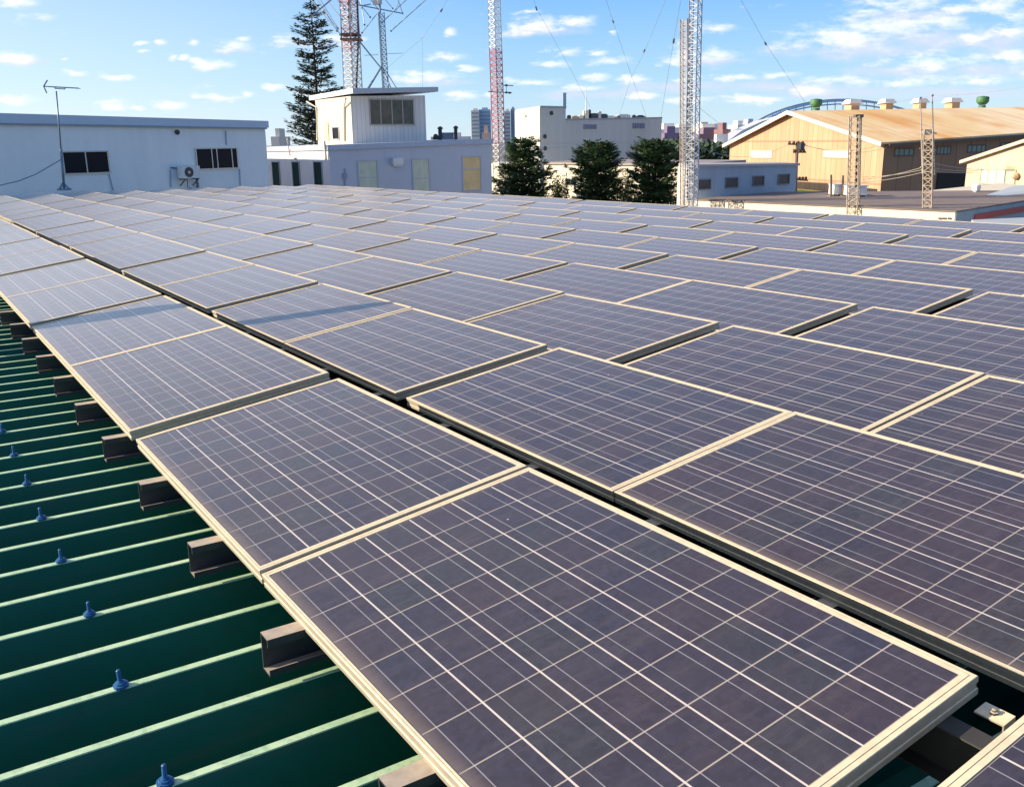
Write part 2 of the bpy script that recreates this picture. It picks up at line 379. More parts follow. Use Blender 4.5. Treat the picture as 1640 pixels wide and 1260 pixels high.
# ------------------------------------------------------------------ steel channels under the first row
STEEL = dusted_or_lit('galvanised_lit_top', (.032, .038, .048), (.50, .42, .34), .6, .1)  # sunlit tops and shadowed faces of the channels put into its two colours
chg = 'steel channels under the panels'
ORD = ['first', 'second', 'third', 'fourth', 'fifth', 'sixth', 'seventh', 'eighth', 'ninth', 'tenth', 'eleventh', 'twelfth', 'thirteenth', 'fourteenth', 'fifteenth', 'sixteenth', 'seventeenth', 'eighteenth', 'nineteenth', 'twentieth']
CH = .110
def channel(y, label):
    root = thing('steel_channel', RP(-.103, y, -CH), label, 'steel channel', chg)
    L = 13.3; x0 = -.103; t = .004; w = .055
    mb = MB()
    def strip(ya, yb, za, zb):
        mb.hexa([RP(x0, ya, za), RP(x0 + L, ya, za), RP(x0 + L, yb, za), RP(x0, yb, za)], [RP(x0, ya, zb), RP(x0 + L, ya, zb), RP(x0 + L, yb, zb), RP(x0, yb, zb)])
    strip(y + w - t, y + w, -CH, 0)                    # web at the back
    strip(y, y + w - t, -t, 0); strip(y, y + w - t, -CH, -CH + t)     # flanges
    strip(y, y + t, -.024, -t); strip(y, y + t, -CH + t, -CH + .020)  # lips
    mb.build('channel_profile', STEEL, root)
    sh = MB()                                          # packing pieces between the channel and the roof ribs
    for xx in (.4, 3.2, 6.4, 9.6, 12.4):
        sh.hexa([RP(xx, y + .006, RTOP + .004), RP(xx + .09, y + .006, RTOP + .004), RP(xx + .09, y + .05, RTOP + .004), RP(xx, y + .05, RTOP + .004)],
                [RP(xx, y + .006, -CH - .0005), RP(xx + .09, y + .006, -CH - .0005), RP(xx + .09, y + .05, -CH - .0005), RP(xx, y + .05, -CH - .0005)])
    sh.build('saddle', STEEL, root)
chy = [1.279 + .7325 * j for j in range(-2, 10)]
chn = 0
for y in chy:
    if y < -.3: lab = 'short end of a steel channel in the dark gap beside the nearest solar panel'
    else:
        chn += 1; lab = 'brown C shaped steel channel end on green roof, %s from the bottom of the photo' % ORD[chn - 1]
    channel(y, lab)

# ------------------------------------------------------------------ solar panels
PW, PL, LIPX0, LIPX1, LIPY = 6.30 * UN, 1.6465, .0156, .0312, .0
GX0, GY0 = .0133, .0285                    # where the cell grid starts inside the frame
ALU = dusted_or_lit('anodised_frame', (.40, .36, .29), (.78, .66, .46), .45, .2)
def cell_mat():
    mt, t, b = nodes_of('solar_cells')
    uvn = t.nodes.new('ShaderNodeUVMap'); uvn.uv_map = 'cells'
    sp = t.nodes.new('ShaderNodeSeparateXYZ'); t.links.new(uvn.outputs[0], sp.inputs[0]); U, V = sp.outputs[0], sp.outputs[1]
    info = t.nodes.new('ShaderNodeObjectInfo')
    fu, fv = nmath(t, 'FRACT', U), nmath(t, 'FRACT', V)
    def dist(x): return nmath(t, 'SUBTRACT', .5, nmath(t, 'ABSOLUTE', nmath(t, 'SUBTRACT', x, .5)))
    col = nmath(t, 'LESS_THAN', dist(fu), .0155); row = nmath(t, 'LESS_THAN', dist(fv), .0125)
    bus = nmath(t, 'MAXIMUM', nmath(t, 'LESS_THAN', nmath(t, 'ABSOLUTE', nmath(t, 'SUBTRACT', fu, .245)), .0085),
                nmath(t, 'LESS_THAN', nmath(t, 'ABSOLUTE', nmath(t, 'SUBTRACT', fu, .755)), .0085))
    cid = t.nodes.new('ShaderNodeCombineXYZ')
    t.links.new(nmath(t, 'FLOOR', U), cid.inputs[0]); t.links.new(nmath(t, 'FLOOR', V), cid.inputs[1]); t.links.new(nmath(t, 'MULTIPLY', info.outputs['Random'], 97.), cid.inputs[2])
    wn1 = t.nodes.new('ShaderNodeTexWhiteNoise'); t.links.new(cid.outputs[0], wn1.inputs['Vector'])
    sw = t.nodes.new('ShaderNodeSeparateXYZ'); t.links.new(wn1.outputs['Color'], sw.inputs[0])
    cell = nmix(t, wn1.outputs['Value'], (.020, .027, .052), (.036, .030, .047)); cell = nmix(t, nmath(t, 'GREATER_THAN', sw.outputs[1], .8), cell, (.027, .034, .048))
    shift = t.nodes.new('ShaderNodeVectorMath'); shift.operation = 'ADD'; t.links.new(uvn.outputs[0], shift.inputs[0])
    cs = t.nodes.new('ShaderNodeCombineXYZ'); t.links.new(nmath(t, 'MULTIPLY', info.outputs['Random'], 311.), cs.inputs[0]); t.links.new(nmath(t, 'MULTIPLY', info.outputs['Random'], 77.), cs.inputs[1]); t.links.new(cs.outputs[0], shift.inputs[1])
    vo = t.nodes.new('ShaderNodeTexVoronoi'); vo.inputs['Scale'].default_value = 11; t.links.new(shift.outputs[0], vo.inputs['Vector'])
    sv = t.nodes.new('ShaderNodeSeparateXYZ'); t.links.new(vo.outputs['Color'], sv.inputs[0])
    cell = nmix(t, 1.0, cell, nramp(t, sv.outputs[0], 0, 1, .78, 1.24), 'MULTIPLY')
    big = nnoise(t, shift.outputs[0], .5, 3, .5)
    cell = nmix(t, nramp(t, big.outputs['Fac'], .35, .7, 0, .55), cell, (.046, .034, .047))
    pt = nmix(t, info.outputs['Random'], (.9, .95, 1.1), (1.12, 1.0, .96)); cell = nmix(t, 1.0, cell, pt, 'MULTIPLY')
    c = nmix(t, nmath(t, 'MULTIPLY', bus, .62), cell, (.42, .42, .46))
    c = nmix(t, nmath(t, 'MULTIPLY', row, .62), c, (.62, .55, .47))
    c = nmix(t, nmath(t, 'MULTIPLY', col, .95), c, (.68, .63, .60))
    dn_ = nnoise(t, shift.outputs[0], 1.3, 6, .7); dn2 = nnoise(t, shift.outputs[0], 24, 4, .7)
    dn3 = nnoise(t, shift.outputs[0], 1.0, 5, .7, (.22, 2.6, 1))
    dust = nmath(t, 'ADD', nmath(t, 'MULTIPLY', dn_.outputs['Fac'], .15), nmath(t, 'MULTIPLY', dn2.outputs['Fac'], .05))
    dust = nmath(t, 'ADD', dust, nramp(t, dn3.outputs['Fac'], .5, .8, 0, .14))
    edge = nramp(t, nmath(t, 'ADD', U, nmath(t, 'MULTIPLY', nmath(t, 'SUBTRACT', dn_.outputs['Fac'], .5), .16)), .0, .27, .48, 0.)
    edge = nmath(t, 'MAXIMUM', edge, 0., True)
    c = nmix(t, nmath(t, 'ADD', dust, edge, True), c, (.235, .185, .165))
    sp_ = t.nodes.new('ShaderNodeTexVoronoi'); sp_.inputs['Scale'].default_value = 1.15; t.links.new(shift.outputs[0], sp_.inputs['Vector'])
    sc_ = t.nodes.new('ShaderNodeSeparateXYZ'); t.links.new(sp_.outputs['Color'], sc_.inputs[0])
    speck = nmath(t, 'MULTIPLY', nmath(t, 'LESS_THAN', nmath(t, 'ADD', sp_.outputs['Distance'], nmath(t, 'MULTIPLY', dn2.outputs['Fac'], .02)), nmath(t, 'MULTIPLY', sc_.outputs[1], .045)), nmath(t, 'GREATER_THAN', sc_.outputs[0], .62))
    c = nmix(t, nmath(t, 'MULTIPLY', speck, .75), c, (.62, .60, .55))
    t.links.new(c, b.inputs['Base Color'])
    t.links.new(nmath(t, 'ADD', .17, nmath(t, 'MULTIPLY', dust, .7)), b.inputs['Roughness'])
    b.inputs['IOR'].default_value = 1.4
    b.inputs['Sheen Weight'].default_value = 1.0; b.inputs['Sheen Roughness'].default_value = .24; b.inputs['Sheen Tint'].default_value = (1, .91, .87, 1)
    return mt
CELLS = cell_mat()
def panel_meshes():
    # frame: a profile swept round the rectangle, mitred at the corners
    prof = [(.0, -.002), (.0012, 0.), None, (0., -.013)]
    fr = MB()
    def ring(ix0, ix1, iy, z):               # inset on left, right and both ends
        return [Vector((ix0, iy, z)), Vector((PW - ix1, iy, z)), Vector((PW - ix1, PL - iy, z)), Vector((ix0, PL - iy, z))]
    rings = [ring(.0, .0, .0, -PT), ring(0, 0, 0, -.031), ring(.0025, .0025, .0025, -.0295), ring(.0025, .0025, .0025, -.0165), ring(0, 0, 0, -.015), ring(0, 0, 0, -.0015), ring(.0015, .0015, .0015, 0),
             ring(.0060, .0085, .0120, 0), ring(.0062, .0087, .0122, -.0012), ring(.0070, .0100, .0140, -.0012), ring(.0072, .0102, .0142, 0),
             ring(.0126, .0186, GY0 - .0015, 0), ring(.0132, .0191, GY0, -.004), ring(.0132, .0191, GY0, -PT)]
    vs = [q for r_ in rings for q in r_]; fs = []
    for i in range(len(rings) - 1):
        for k in range(4): fs.append((i * 4 + k, i * 4 + (k + 1) % 4, (i + 1) * 4 + (k + 1) % 4, (i + 1) * 4 + k))
    i = len(rings) - 1
    for k in range(4): fs.append((i * 4 + k, i * 4 + (k + 1) % 4, (k + 1) % 4, k))
    me = bpy.data.meshes.new('panel_frame'); me.from_pydata(vs, [], fs); me.materials.append(ALU); me.update()
    gl = bpy.data.meshes.new('cell_sheet')
    x0, x1, y0, y1 = .0133, PW - .0192, GY0 + .0001, PL - GY0 - .0001
    z1, z0 = -.0022, -.0082
    vs = [(x0, y0, z1), (x1, y0, z1), (x1, y1, z1), (x0, y1, z1), (x0, y0, z0), (x1, y0, z0), (x1, y1, z0), (x0, y1, z0)]
    fs = [(0, 1, 2, 3), (7, 6, 5, 4), (0, 4, 5, 1), (1, 5, 6, 2), (2, 6, 7, 3), (3, 7, 4, 0)]
    gl.from_pydata(vs, [], fs); gl.materials.append(CELLS)
    uv = gl.uv_layers.new(name='cells')
    for lp in gl.loops:
        q = gl.vertices[lp.vertex_index].co; uv.data[lp.index].uv = ((q.x - x0) / (x1 - x0) * 6, (q.y - y0) / (y1 - y0) * 10)
    gl.update()
    return me, gl
FRM, GLS = panel_meshes()
def proj(q):
    c = WM.transposed() @ (q - EYE)
    return (820 + FPX * c.x / c.z, 630 + FPX * c.y / c.z) if c.z > .3 else None
def panel_at(r, k, j): return AO + RR * r + YV * k + AX @ Vector((-.1 * UN, -.036 - .006 + j * (PL + .010), 0))
def in_view(loc, pad):
    n = 0
    for a in range(5):
        for b_ in range(7):
            s = proj(loc + AX @ Vector((PW * a / 4, PL * b_ / 6, 0)))
            if s and -pad < s[0] < 1640 + pad and -pad < s[1] < 1260 + pad: n += 1
    return n
AX4 = AX.to_4x4(); proto = None; npan = 0
for r in range(10):
    cnt = 0
    for k in range(-1, 10):
        for j in (0, 1):
            loc = panel_at(r, k, j)
            near = in_view(loc, 0 if r < 2 else 520)
            if not near and not (r < 2 and k == 9): 
                if not in_view(loc, 60): continue
            if near or in_view(loc, 0): cnt += 1
            if r < 2:
                if not in_view(loc, 0): continue
                lab = 'dark blue solar panel, %s row from the green roof, %s from the near end' % (ORD[r], ORD[cnt - 1])
            else:
                lab = 'dark blue solar panel, %s row from the green roof, %s from the far end' % (ORD[r], ORD[19 - (k * 2 + j)])
            root = bpy.data.objects.new('solar_panel', None); scn.collection.objects.link(root); root.empty_display_size = .1
            mw = AX4.copy(); jit = Vector((rnd.gauss(0, .0015), rnd.gauss(0, .0012), rnd.gauss(0, .0010)))
            mw = mw @ Matrix.Rotation(R(rnd.gauss(0, .12)), 4, 'X') @ Matrix.Rotation(R(rnd.gauss(0, .12)), 4, 'Y')
            mw.translation = loc + jit; root.matrix_world = mw
            tag(root, lab, 'solar panel', 'solar panels in rows on the roof')
            if proto is None:
                a = bpy.data.objects.new('panel_frame', FRM); b_ = bpy.data.objects.new('cell_sheet', GLS); proto = (a, b_)
            else: a, b_ = proto[0].copy(), proto[1].copy()
            for o in (a, b_): scn.collection.objects.link(o); o.parent = root
            npan += 1
print('panels', npan)

RAILM = plain('dark_rail_steel', (.05, .048, .046), .6, .2, var=.3, scale=4)
for r in range(10):
    ya, yb = (-1.75 if r == 0 else -.04), 33.9
    def rpt(x, y, dz=0.): return AO + RR * r + AX @ Vector((x, y, -PT - .001 + dz))
    mb = MB(); w_ = .045
    ring0, ring1 = [], []
    for y, ring in ((ya, ring0), (yb, ring1)):
        T = rpt(.872, y); h = (T - BASE).dot(RN) - .002; T2 = rpt(.872 - w_, y)
        ring += [T2, T, T - RN * h, T - RN * h - EXv * w_, T - RN * (h - .004) - EXv * w_, T - RN * (h - .004) - EXv * .004, T - EXv * .004 - RN * .004, T2 - RN * .004]
    n_ = 8; mb.add(ring0 + ring1, [(i, (i + 1) % n_, n_ + (i + 1) % n_, n_ + i) for i in range(n_)] + [tuple(reversed(range(n_))), tuple(range(n_, 2 * n_))])
    tag(fix_normals(mb.build('support_rail', RAILM)), 'dark steel rail under the raised edge of the %s panel row from the green roof' % ORD[r], 'support rail', 'rails under the raised panel edges')
def on_panel_plane(u, v, z):
    o = AO + AX.col[2] * z; d = WM @ Vector(((u - 820) / FPX, (v - 630) / FPX, 1)); return EYE + d * ((o - EYE).dot(AX.col[2]) / d.dot(AX.col[2]))
X_, Y_, Z_ = AX.col[0], AX.col[1], AX.col[2]
q = on_panel_plane(1592, 1143, -.052)
bt = thing('mounting_bracket', q, 'beige metal bracket in the dark gap at the bottom right corner', 'bracket')
mb = MB(); mb.box(q, .042, .060, .004, X_, Y_, Z_); mb.box(q - Y_ * .031 - Z_ * .020, .042, .003, .044, X_, Y_, Z_); mb.box(q + X_ * .022 - Z_ * .016, .003, .056, .030, X_, Y_, Z_); mb.build('plate', ALU, bt)
mb = MB(); mb.lathe(q + Z_ * .002, [(.009, 0), (.009, .005), (.005, .006), (.005, .009), (.002, .010)], 6, Z_); mb.build('bolt', STEEL, bt)
# ------------------------------------------------------------------ common paints
WHITE = plain('white_paint', (.78, .78, .76), .55, var=.08, scale=1.2)
DKMET = plain('dark_metal', (.06, .065, .075), .5, .3, var=.2)
GALV = plain('galvanised_lattice', (.46, .47, .49), .5, .4, var=.25, scale=4)
GREYP = plain('grey_trim', (.33, .36, .42), .5, var=.12)
WGLASS = plain('dark_window_glass', (.007, .010, .018), .3, spec=.12)
ALFR = plain('aluminium_window_frame', (.5, .5, .5), .4, .4, var=.1)
RUST = plain('rusty_lattice', (.36, .25, .18), .8, .1, var=.4, scale=5, dirt=((.55, .5, .44), 3, .6, (1, 1, 1)))

# ------------------------------------------------------------------ white building on the left
a0, a1 = P(0, 250, 33.5), P(428, 250, 42.5)
am = XY(a0) + (XY(a0) - XY(a1)) * .55
w1 = Wall(a0, a1); back = -w1.n * 9
wb = thing('white_building', (a1.x, a1.y, 0), 'long white plastered building with pale blue roof edge at the far left', 'building')
ztop0, ztop1 = P(0, 197, 33.5).z, P(428, 205, 42.5).z; ztm = ztop0 + (ztop0 - ztop1) * .55
z_edge = P(428, 194, 42.5).z; gA, gB = XY(P(527, 250, 50)), XY(P(425, 250, 58))
def end_pt(t_):                              # hidden end of the house, shaped so its shadow falls on the neighbour's side wall
    q = gA.lerp(gB, t_); zs = P(480, 255.5, 54).z; return Vector((q.x - (z_edge - zs) / math.tan(R(SUN_EL)), q.y, 0))
e1, e2 = end_pt(-.1), end_pt(1.25)
ft = [am, XY(a1), e1, e2, am + back]; tz = [ztm, ztop1, ztop1, ztop1, ztm]
fix_normals(prism(ft, tz).build('wall', plain('white_plaster', (.86, .89, .88), .75, var=.05, scale=.5, dirt=((.62, .68, .70), .4, .4)), wb))
z20, z21 = P(0, 181, 33.5).z, P(428, 194, 42.5).z; z2m = z20 + (z20 - z21) * .55
e = w1.d * .12; o_ = w1.n * .12
ft2 = [am + o_ - e, XY(a1) + o_ + e, e1, e2, am + back - e]
mb = MB(); mb.hexa([Vector((q.x, q.y, z + .004)) for q, z in zip(ft2, tz)], [Vector((q.x, q.y, z)) for q, z in zip(ft2, [z2m, z21, z21, z21, z2m])])
fix_normals(mb.build('roof_edge', plain('blue_grey_fascia', (.50, .60, .72), .45, var=.06), wb))
mb = MB(); ln = w1.rect(0, 193, 428, 196)
for q0, q1 in ((am, XY(a1)),):
    mb.bar(Vector((q0.x, q0.y, ztm - .03)) + o_ * .8, Vector((q1.x, q1.y, ztop1 - .03)) + o_ * .8, .10, .06)
fix_normals(mb.build('gutter', plain('gutter_blue', (.24, .33, .42), .5), wb))
window(wb, w1, 99.5, 241.5, 174.5, 279, WGLASS, ALFR, (.5,), .05)
window(wb, w1, 313, 236.5, 380.5, 271.5, WGLASS, ALFR, (.38, .50, .86), .05)
for (u0, v0, u1, v1) in ((174, 279, 181, 306), (272, 272, 273.2, 300), (314, 272, 318, 300), (383, 271, 384.5, 300), (361, 210, 362, 232)):
    mb = MB(); mb.bar(w1.at(u0, v0, .03), w1.at(u1, v1, .03), .035, .03); fix_normals(mb.build('conduit', plain('conduit_grey', (.32, .40, .48), .5), wb))
mb = MB(); c = w1.at(283, 212); mb.lathe(c, [(.095, 0), (.10, .06), (.085, .10), (.03, .11)], 14, w1.n); mb.build('vent', DKMET, wb, True)
# wall-hung air conditioner
c = w1.at(296, 289); ac = thing('air_conditioner', c + w1.n * .2, 'white outdoor air conditioner hung on the white wall beside the right window', 'air conditioner')
x0, x1, z0, z1 = w1.rect(282, 266, 311, 285.5)
mb = MB(); w1.slab(mb, x0, x1, z0, z1, .10, .42); fix_normals(mb.build('case', plain('ac_white', (.72, .74, .74), .5, var=.05), ac))
mb = MB(); cc = w1.pt(x0 + (x1 - x0) * .38, (z0 + z1) / 2, .421); rr = (z1 - z0) * .42
mb.lathe(cc, [(rr, 0), (rr, .012), (rr * .9, .014), (rr * .86, .006), (.02, .008)], 20, w1.n); mb.build('fan_opening', DKMET, ac)
mb = MB(); mb.lathe(cc + w1.n * .012, [(rr * .3, 0), (rr * .28, .012), (.01, .016)], 12, w1.n); mb.build('fan_hub', ALFR, ac)
mb = MB(); 
for xx in (x0 + .12, x1 - .12): mb.bar(w1.pt(xx, z0 - .03, .0), w1.pt(xx, z0 - .03, .48), .04); mb.bar(w1.pt(xx, z0 - .3, .0), w1.pt(xx, z0 - .04, .40), .03)
fix_normals(mb.build('wall_bracket', DKMET, ac))
mb = MB(); mb.tube([w1.pt(x0 - .25, z1 - .05, .03), w1.pt(x0 - .02, z1 - .08, .12)], .022); mb.tube([w1.pt(x1 - .1, z0, .2), w1.pt(x1 + .02, z0 - .25, .08), w1.pt(x1 + .05, z0 - .5, .06)], .022)
mb.tube([w1.pt(x0 + .3, z0, .25), w1.pt(x0 + .4, z0 - .35, .1), w1.pt(x0 + .75, z0 - .5, .1), w1.pt(x0 + .9, z0 - .2, .1)], .016); mb.build('hose', DKMET, ac)

# ------------------------------------------------------------------ television aerial on a mast, with its cable
D = 32.3; foot_ = P(103, 305, D); top_ = P(90, 146, D)
an = thing('antenna_mast', foot_, 'slim mast with a television aerial standing before the white building', 'antenna mast')
POLE = plain('blue_grey_pole', (.16, .24, .34), .5, .3, var=.2)
mb = MB(); mb.tube([foot_, foot_ + (top_ - foot_) * .42], .042, 8); mb.tube([foot_ + (top_ - foot_) * .42, top_], .026, 8); mb.build('mast', POLE, an, True)
mb = MB(); fz = foot_.z
mb.box(foot_ + Vector((0, 0, .03)), .34, .34, .06)
for dx in (-.16, .16): mb.bar(foot_ + Vector((dx, 0, .04)), foot_ + Vector((0, 0, .26)), .05)
mb.build('base_plate', POLE, an)
mb = MB(); b0, b1 = P(70, 138.5, D), P(126, 141.5, D); mb.bar(b0, b1, .03); mb.bar(P(88, 142, D), P(104, 143, D), .03); mb.bar(P(88, 142, D), P(88, 139, D), .025); mb.bar(P(104, 143, D), P(104, 140, D), .025); mb.build('boom', POLE, an)
mb = MB()
for q0, q1 in (((70, 138.5), (76, 128.5)), ((70, 138.5), (75, 149.5))): mb.bar(P(*q0, D), P(*q1, D), .03)
for i in range(9):
    u = 78 + i * 5.6; c = P(u, 139 + (u - 70) * .055, D); L = .26 - i * .012; mb.bar(c - Vector((.05, L, 0)), c + Vector((.05, L, 0)), .018)
mb.build('aerial_element', POLE, an)
mb = MB(); s = [P(99, 255, D), P(80, 266, D - .6), P(58, 279, D - 1.2), P(30, 290, D - 1.8), P(0, 297, D - 2.5), P(-40, 302, D - 3.4)]
mb.tube(s, .016, 6); tag(mb.build('cable', POLE), 'thin cable sagging from the aerial mast to the left across the white wall', 'cable')

# ------------------------------------------------------------------ grey two-storey building with penthouse
LAV = plain('lavender_grey_render', (.60, .60, .66), .75, var=.06, scale=.5, dirt=((.48, .48, .55), .4, .45))
c0, cL, cR = XY(P(527, 250, 50)), XY(P(425, 250, 58)), XY(P(787, 250, 55))
gb = thing('grey_building', (c0.x, c0.y, 0), 'lavender grey flat roofed building with a small penthouse, behind the far panels', 'building')
wF, wL = Wall(c0, cR), Wall(cL, c0)
zc, zl, zr = P(527, 241, 50).z, P(425, 243, 58).z, P(787, 230, 55).z
inner = [cL, c0, cR, cR - wF.n * 8, cL - wF.n * 5 + wF.d * 1]
fix_normals(prism(inner, [zl, zc, zr, zr, zl]).build('wall', LAV, gb))
zc2, zl2, zr2 = P(527, 232.5, 50).z, P(425, 236, 58).z, P(787, 222.5, 55).z
of = .10
outr = [cL + wL.n * of, c0 + wL.n * of + wF.n * of, cR + wF.n * of + wF.d * .1, cR - wF.n * 8, cL - wF.n * 5 + wF.d]
mb = MB(); mb.hexa([Vector((q.x, q.y, z + .003)) for q, z in zip(outr, [zl, zc, zr, zr, zl])], [Vector((q.x, q.y, z)) for q, z in zip(outr, [zl2, zc2, zr2, zr2, zl2])])
fix_normals(mb.build('parapet', plain('parapet_grey', (.48, .52, .62), .6, var=.08), gb))
CURT = plain('pale_green_curtain', (.66, .67, .50), .7, var=.2, scale=2, dirt=((.82, .84, .66), 1.2, .8))
TAN = plain('tan_blind', (.86, .60, .28), .7, var=.2, scale=2)
LFR = plain('lilac_window_frame', (.52, .52, .60), .5, var=.06)
window(gb, wF, 573, 256, 606, 312, CURT, LFR, (), .07, 'window with pale green curtain', (.5,))
window(gb, wF, 660, 253.5, 689, 312, CURT, LFR, (), .07, 'window with pale green curtain and a pale sheet', (.45,))
window(gb, wF, 740, 249.5, 771, 306, TAN, LFR, (), .07, 'window with tan blind', (.62,))
x0, x1, z0, z1 = wF.rect(626, 253, 642, 265)
mb = MB(); wF.slab(mb, x0, x1, z0 + .05, z1, .0, .34); wF.slab(mb, x0 + .05, x1 - .05, z0 - .04, z0 + .05, .02, .26); fix_normals(mb.build('vent_hood', plain('hood_silver', (.6, .62, .66), .4, .3, var=.06), gb))
mb = MB(); mb.bar(wF.at(552, 270, .03), wF.at(552, 303, .03), .05); mb.bar(wF.at(549, 282, .04), wF.at(555, 282, .04), .12, .3); fix_normals(mb.build('conduit', GREYP, gb))
DGREEN = plain('dark_green_opening', (.012, .035, .032), .8, spec=.1)
for (ua, ub) in ((437, 449), (469, 481), (503.5, 517)): window(gb, wL, ua, 258.5, ub, 300, DGREEN, plain('opening_frame', (.30, .36, .42), .5), (), .05)
PIPE = plain('cream_downpipe', (.72, .68, .56), .5, var=.06)
mb = MB(); mb.tube([wL.at(468, 222, .3), wL.at(468, 250, .12), wL.at(475, 254, .08), wL.at(475, 258, .08)], .05); mb.build('downpipe', PIPE, gb)
mb = MB(); mb.tube([wL.at(525, 226, .2), wL.at(525, 256, .1)], .06); mb.build('downpipe', PIPE, gb)
# penthouse
pc, pL, pR = XY(P(565, 220, 53)), XY(P(509, 220, 57)), XY(P(683, 220, 55.5))
pF, pS = Wall(pc, pR), Wall(pL, pc)
zt = [P(509, 160, 57).z, P(565, 154, 53).z, P(683, 153, 55.5).z]
zb = min(zc2, zl2) - .4
pf = [pL, pc, pR, pR + (pL - pc)]
PSID = siding('penthouse_siding', (.80, .73, .66), pF.d, .26, .75, .14, dirt=((.62, .52, .44), .6, .3))
PSID2 = siding('penthouse_siding_side', (.70, .62, .46), pS.d, .34, .6, .2, dirt=((.6, .52, .42), .6, .35))
ph = fix_normals(prism(pf, [zt[0], zt[1], zt[2], zt[2]], zb).build('penthouse', PSID, gb))
mb = MB(); xx = (XY(pc) - pS.a).dot(pS.d); pS.slab(mb, .0, xx - .003, zb + .1, zt[0] - .02, -.004, .008); fix_normals(mb.build('side_cladding', PSID2, ph))
ru = [P(495, 160, 57.6), P(565, 148.5, 52.2), P(702, 146, 55.6)]
rl = [P(495, 155, 57.6).z, P(565, 146, 52.2).z, P(702, 143.5, 55.6).z]
rc = [XY(ru[0]), XY(ru[1]), XY(ru[2]), XY(ru[2]) + XY(ru[0]) - XY(ru[1])]
zz = [ru[0].z, ru[1].z, ru[2].z]; zz = zz + [zz[2]]; zu = [z + .22 for z in zz]
mb = MB(); mb.hexa([Vector((q.x, q.y, z - .04)) for q, z in zip(rc, zz)], [Vector((q.x, q.y, z)) for q, z in zip(rc, zu)])
fix_normals(mb.build('roof', plain('roof_edge_grey', (.50, .52, .56), .5, var=.08), ph))
wp = window(ph, pF, 591, 158.5, 663, 201, glass('bronze_glass', (.075, .065, .05), .15), plain('bronze_frame', (.42, .38, .32), .5), (.25, .5, .74), .07)
window(ph, pS, 533, 203, 544, 224, WGLASS, ALFR, (), .05)
mb = MB(); x0, x1, z0, z1 = pS.rect(520.5, 196, 527, 226); pS.slab(mb, x0, x1, z0, z1, .022, .05); fix_normals(mb.build('door', plain('tan_door', (.55, .42, .30), .6), ph))
mb = MB(); mb.tube([pS.at(500, 163, .35), pS.at(508, 172, .06), pS.at(509.5, 225, .06)], .05); mb.build('downpipe', PIPE, ph)
mb = MB(); mb.tube([pS.at(562, 158, .3), pS.at(553, 172, .08), pS.at(553, 226, .08)], .06); mb.build('downpipe', PIPE, ph)
# rooftop odds and ends of the grey building
for (u, v0, v1, D, w, nm) in ((705, 208, 222, 59, .22, 0), (730, 207, 222, 59, .2, 0)):
    q = P(u, v1 + 3, D); t_ = P(u, v0, D); mb = MB(); mb.box((q + t_) / 2, w, w, t_.z - q.z); mb.lathe(t_, [(w * .4, 0), (w * .75, .04), (w * .75, .12), (w * .2, .2)], 8); mb.build('vent_pipe', DKMET, gb)
mb = MB(); q = P(717, 222, 59.5); mb.box(q + Vector((0, 0, .12)), .75, .6, .34); mb.box(q + Vector((0, 0, .32)), .85, .7, .06); mb.build('hatch', GREYP, gb)
mb = MB(); q = P(698, 224, 59); mb.lathe(q, [(.16, 0), (.2, .1), (.12, .3), (.05, .34)], 8); mb.build('roof_drain', DKMET, gb)

# ------------------------------------------------------------------ trees
BARK = plain('conifer_bark', (.07, .05, .035), .9, var=.3)
def leafmat(name, c0, c1):
    mt, t, b = nodes_of(name); gi = t.nodes.new('ShaderNodeNewGeometry'); co = objco(t)
    n = nnoise(t, co, 1.1, 3, .6)
    f = nmath(t, 'ADD', nmath(t, 'MULTIPLY', gi.outputs['Random Per Island'], .6), nmath(t, 'MULTIPLY', n.outputs['Fac'], .4))
    t.links.new(nmix(t, f, c0, c1), b.inputs['Base Color']); b.inputs['Roughness'].default_value = .65
    return mt
PINE = leafmat('pine_needles', (.018, .034, .028), (.045, .075, .045))
CEDAR = leafmat('cedar_needles', (.034, .078, .034), (.125, .200, .075))
def spray(mb, c, d, L, wid, rng):            # one flat needle spray: a narrow leaf-shaped quad pair
    up = Vector((rng.uniform(-.5, .5), rng.uniform(-.5, .5), 1)); x = d.cross(up)
    if x.length < .1: x = Vector((1, 0, 0))
    x.normalize(); x *= wid
    mb.add([c, c + d * L * .45 + x, c + d * L, c + d * L * .5 - x], [(0, 1, 2, 3)])
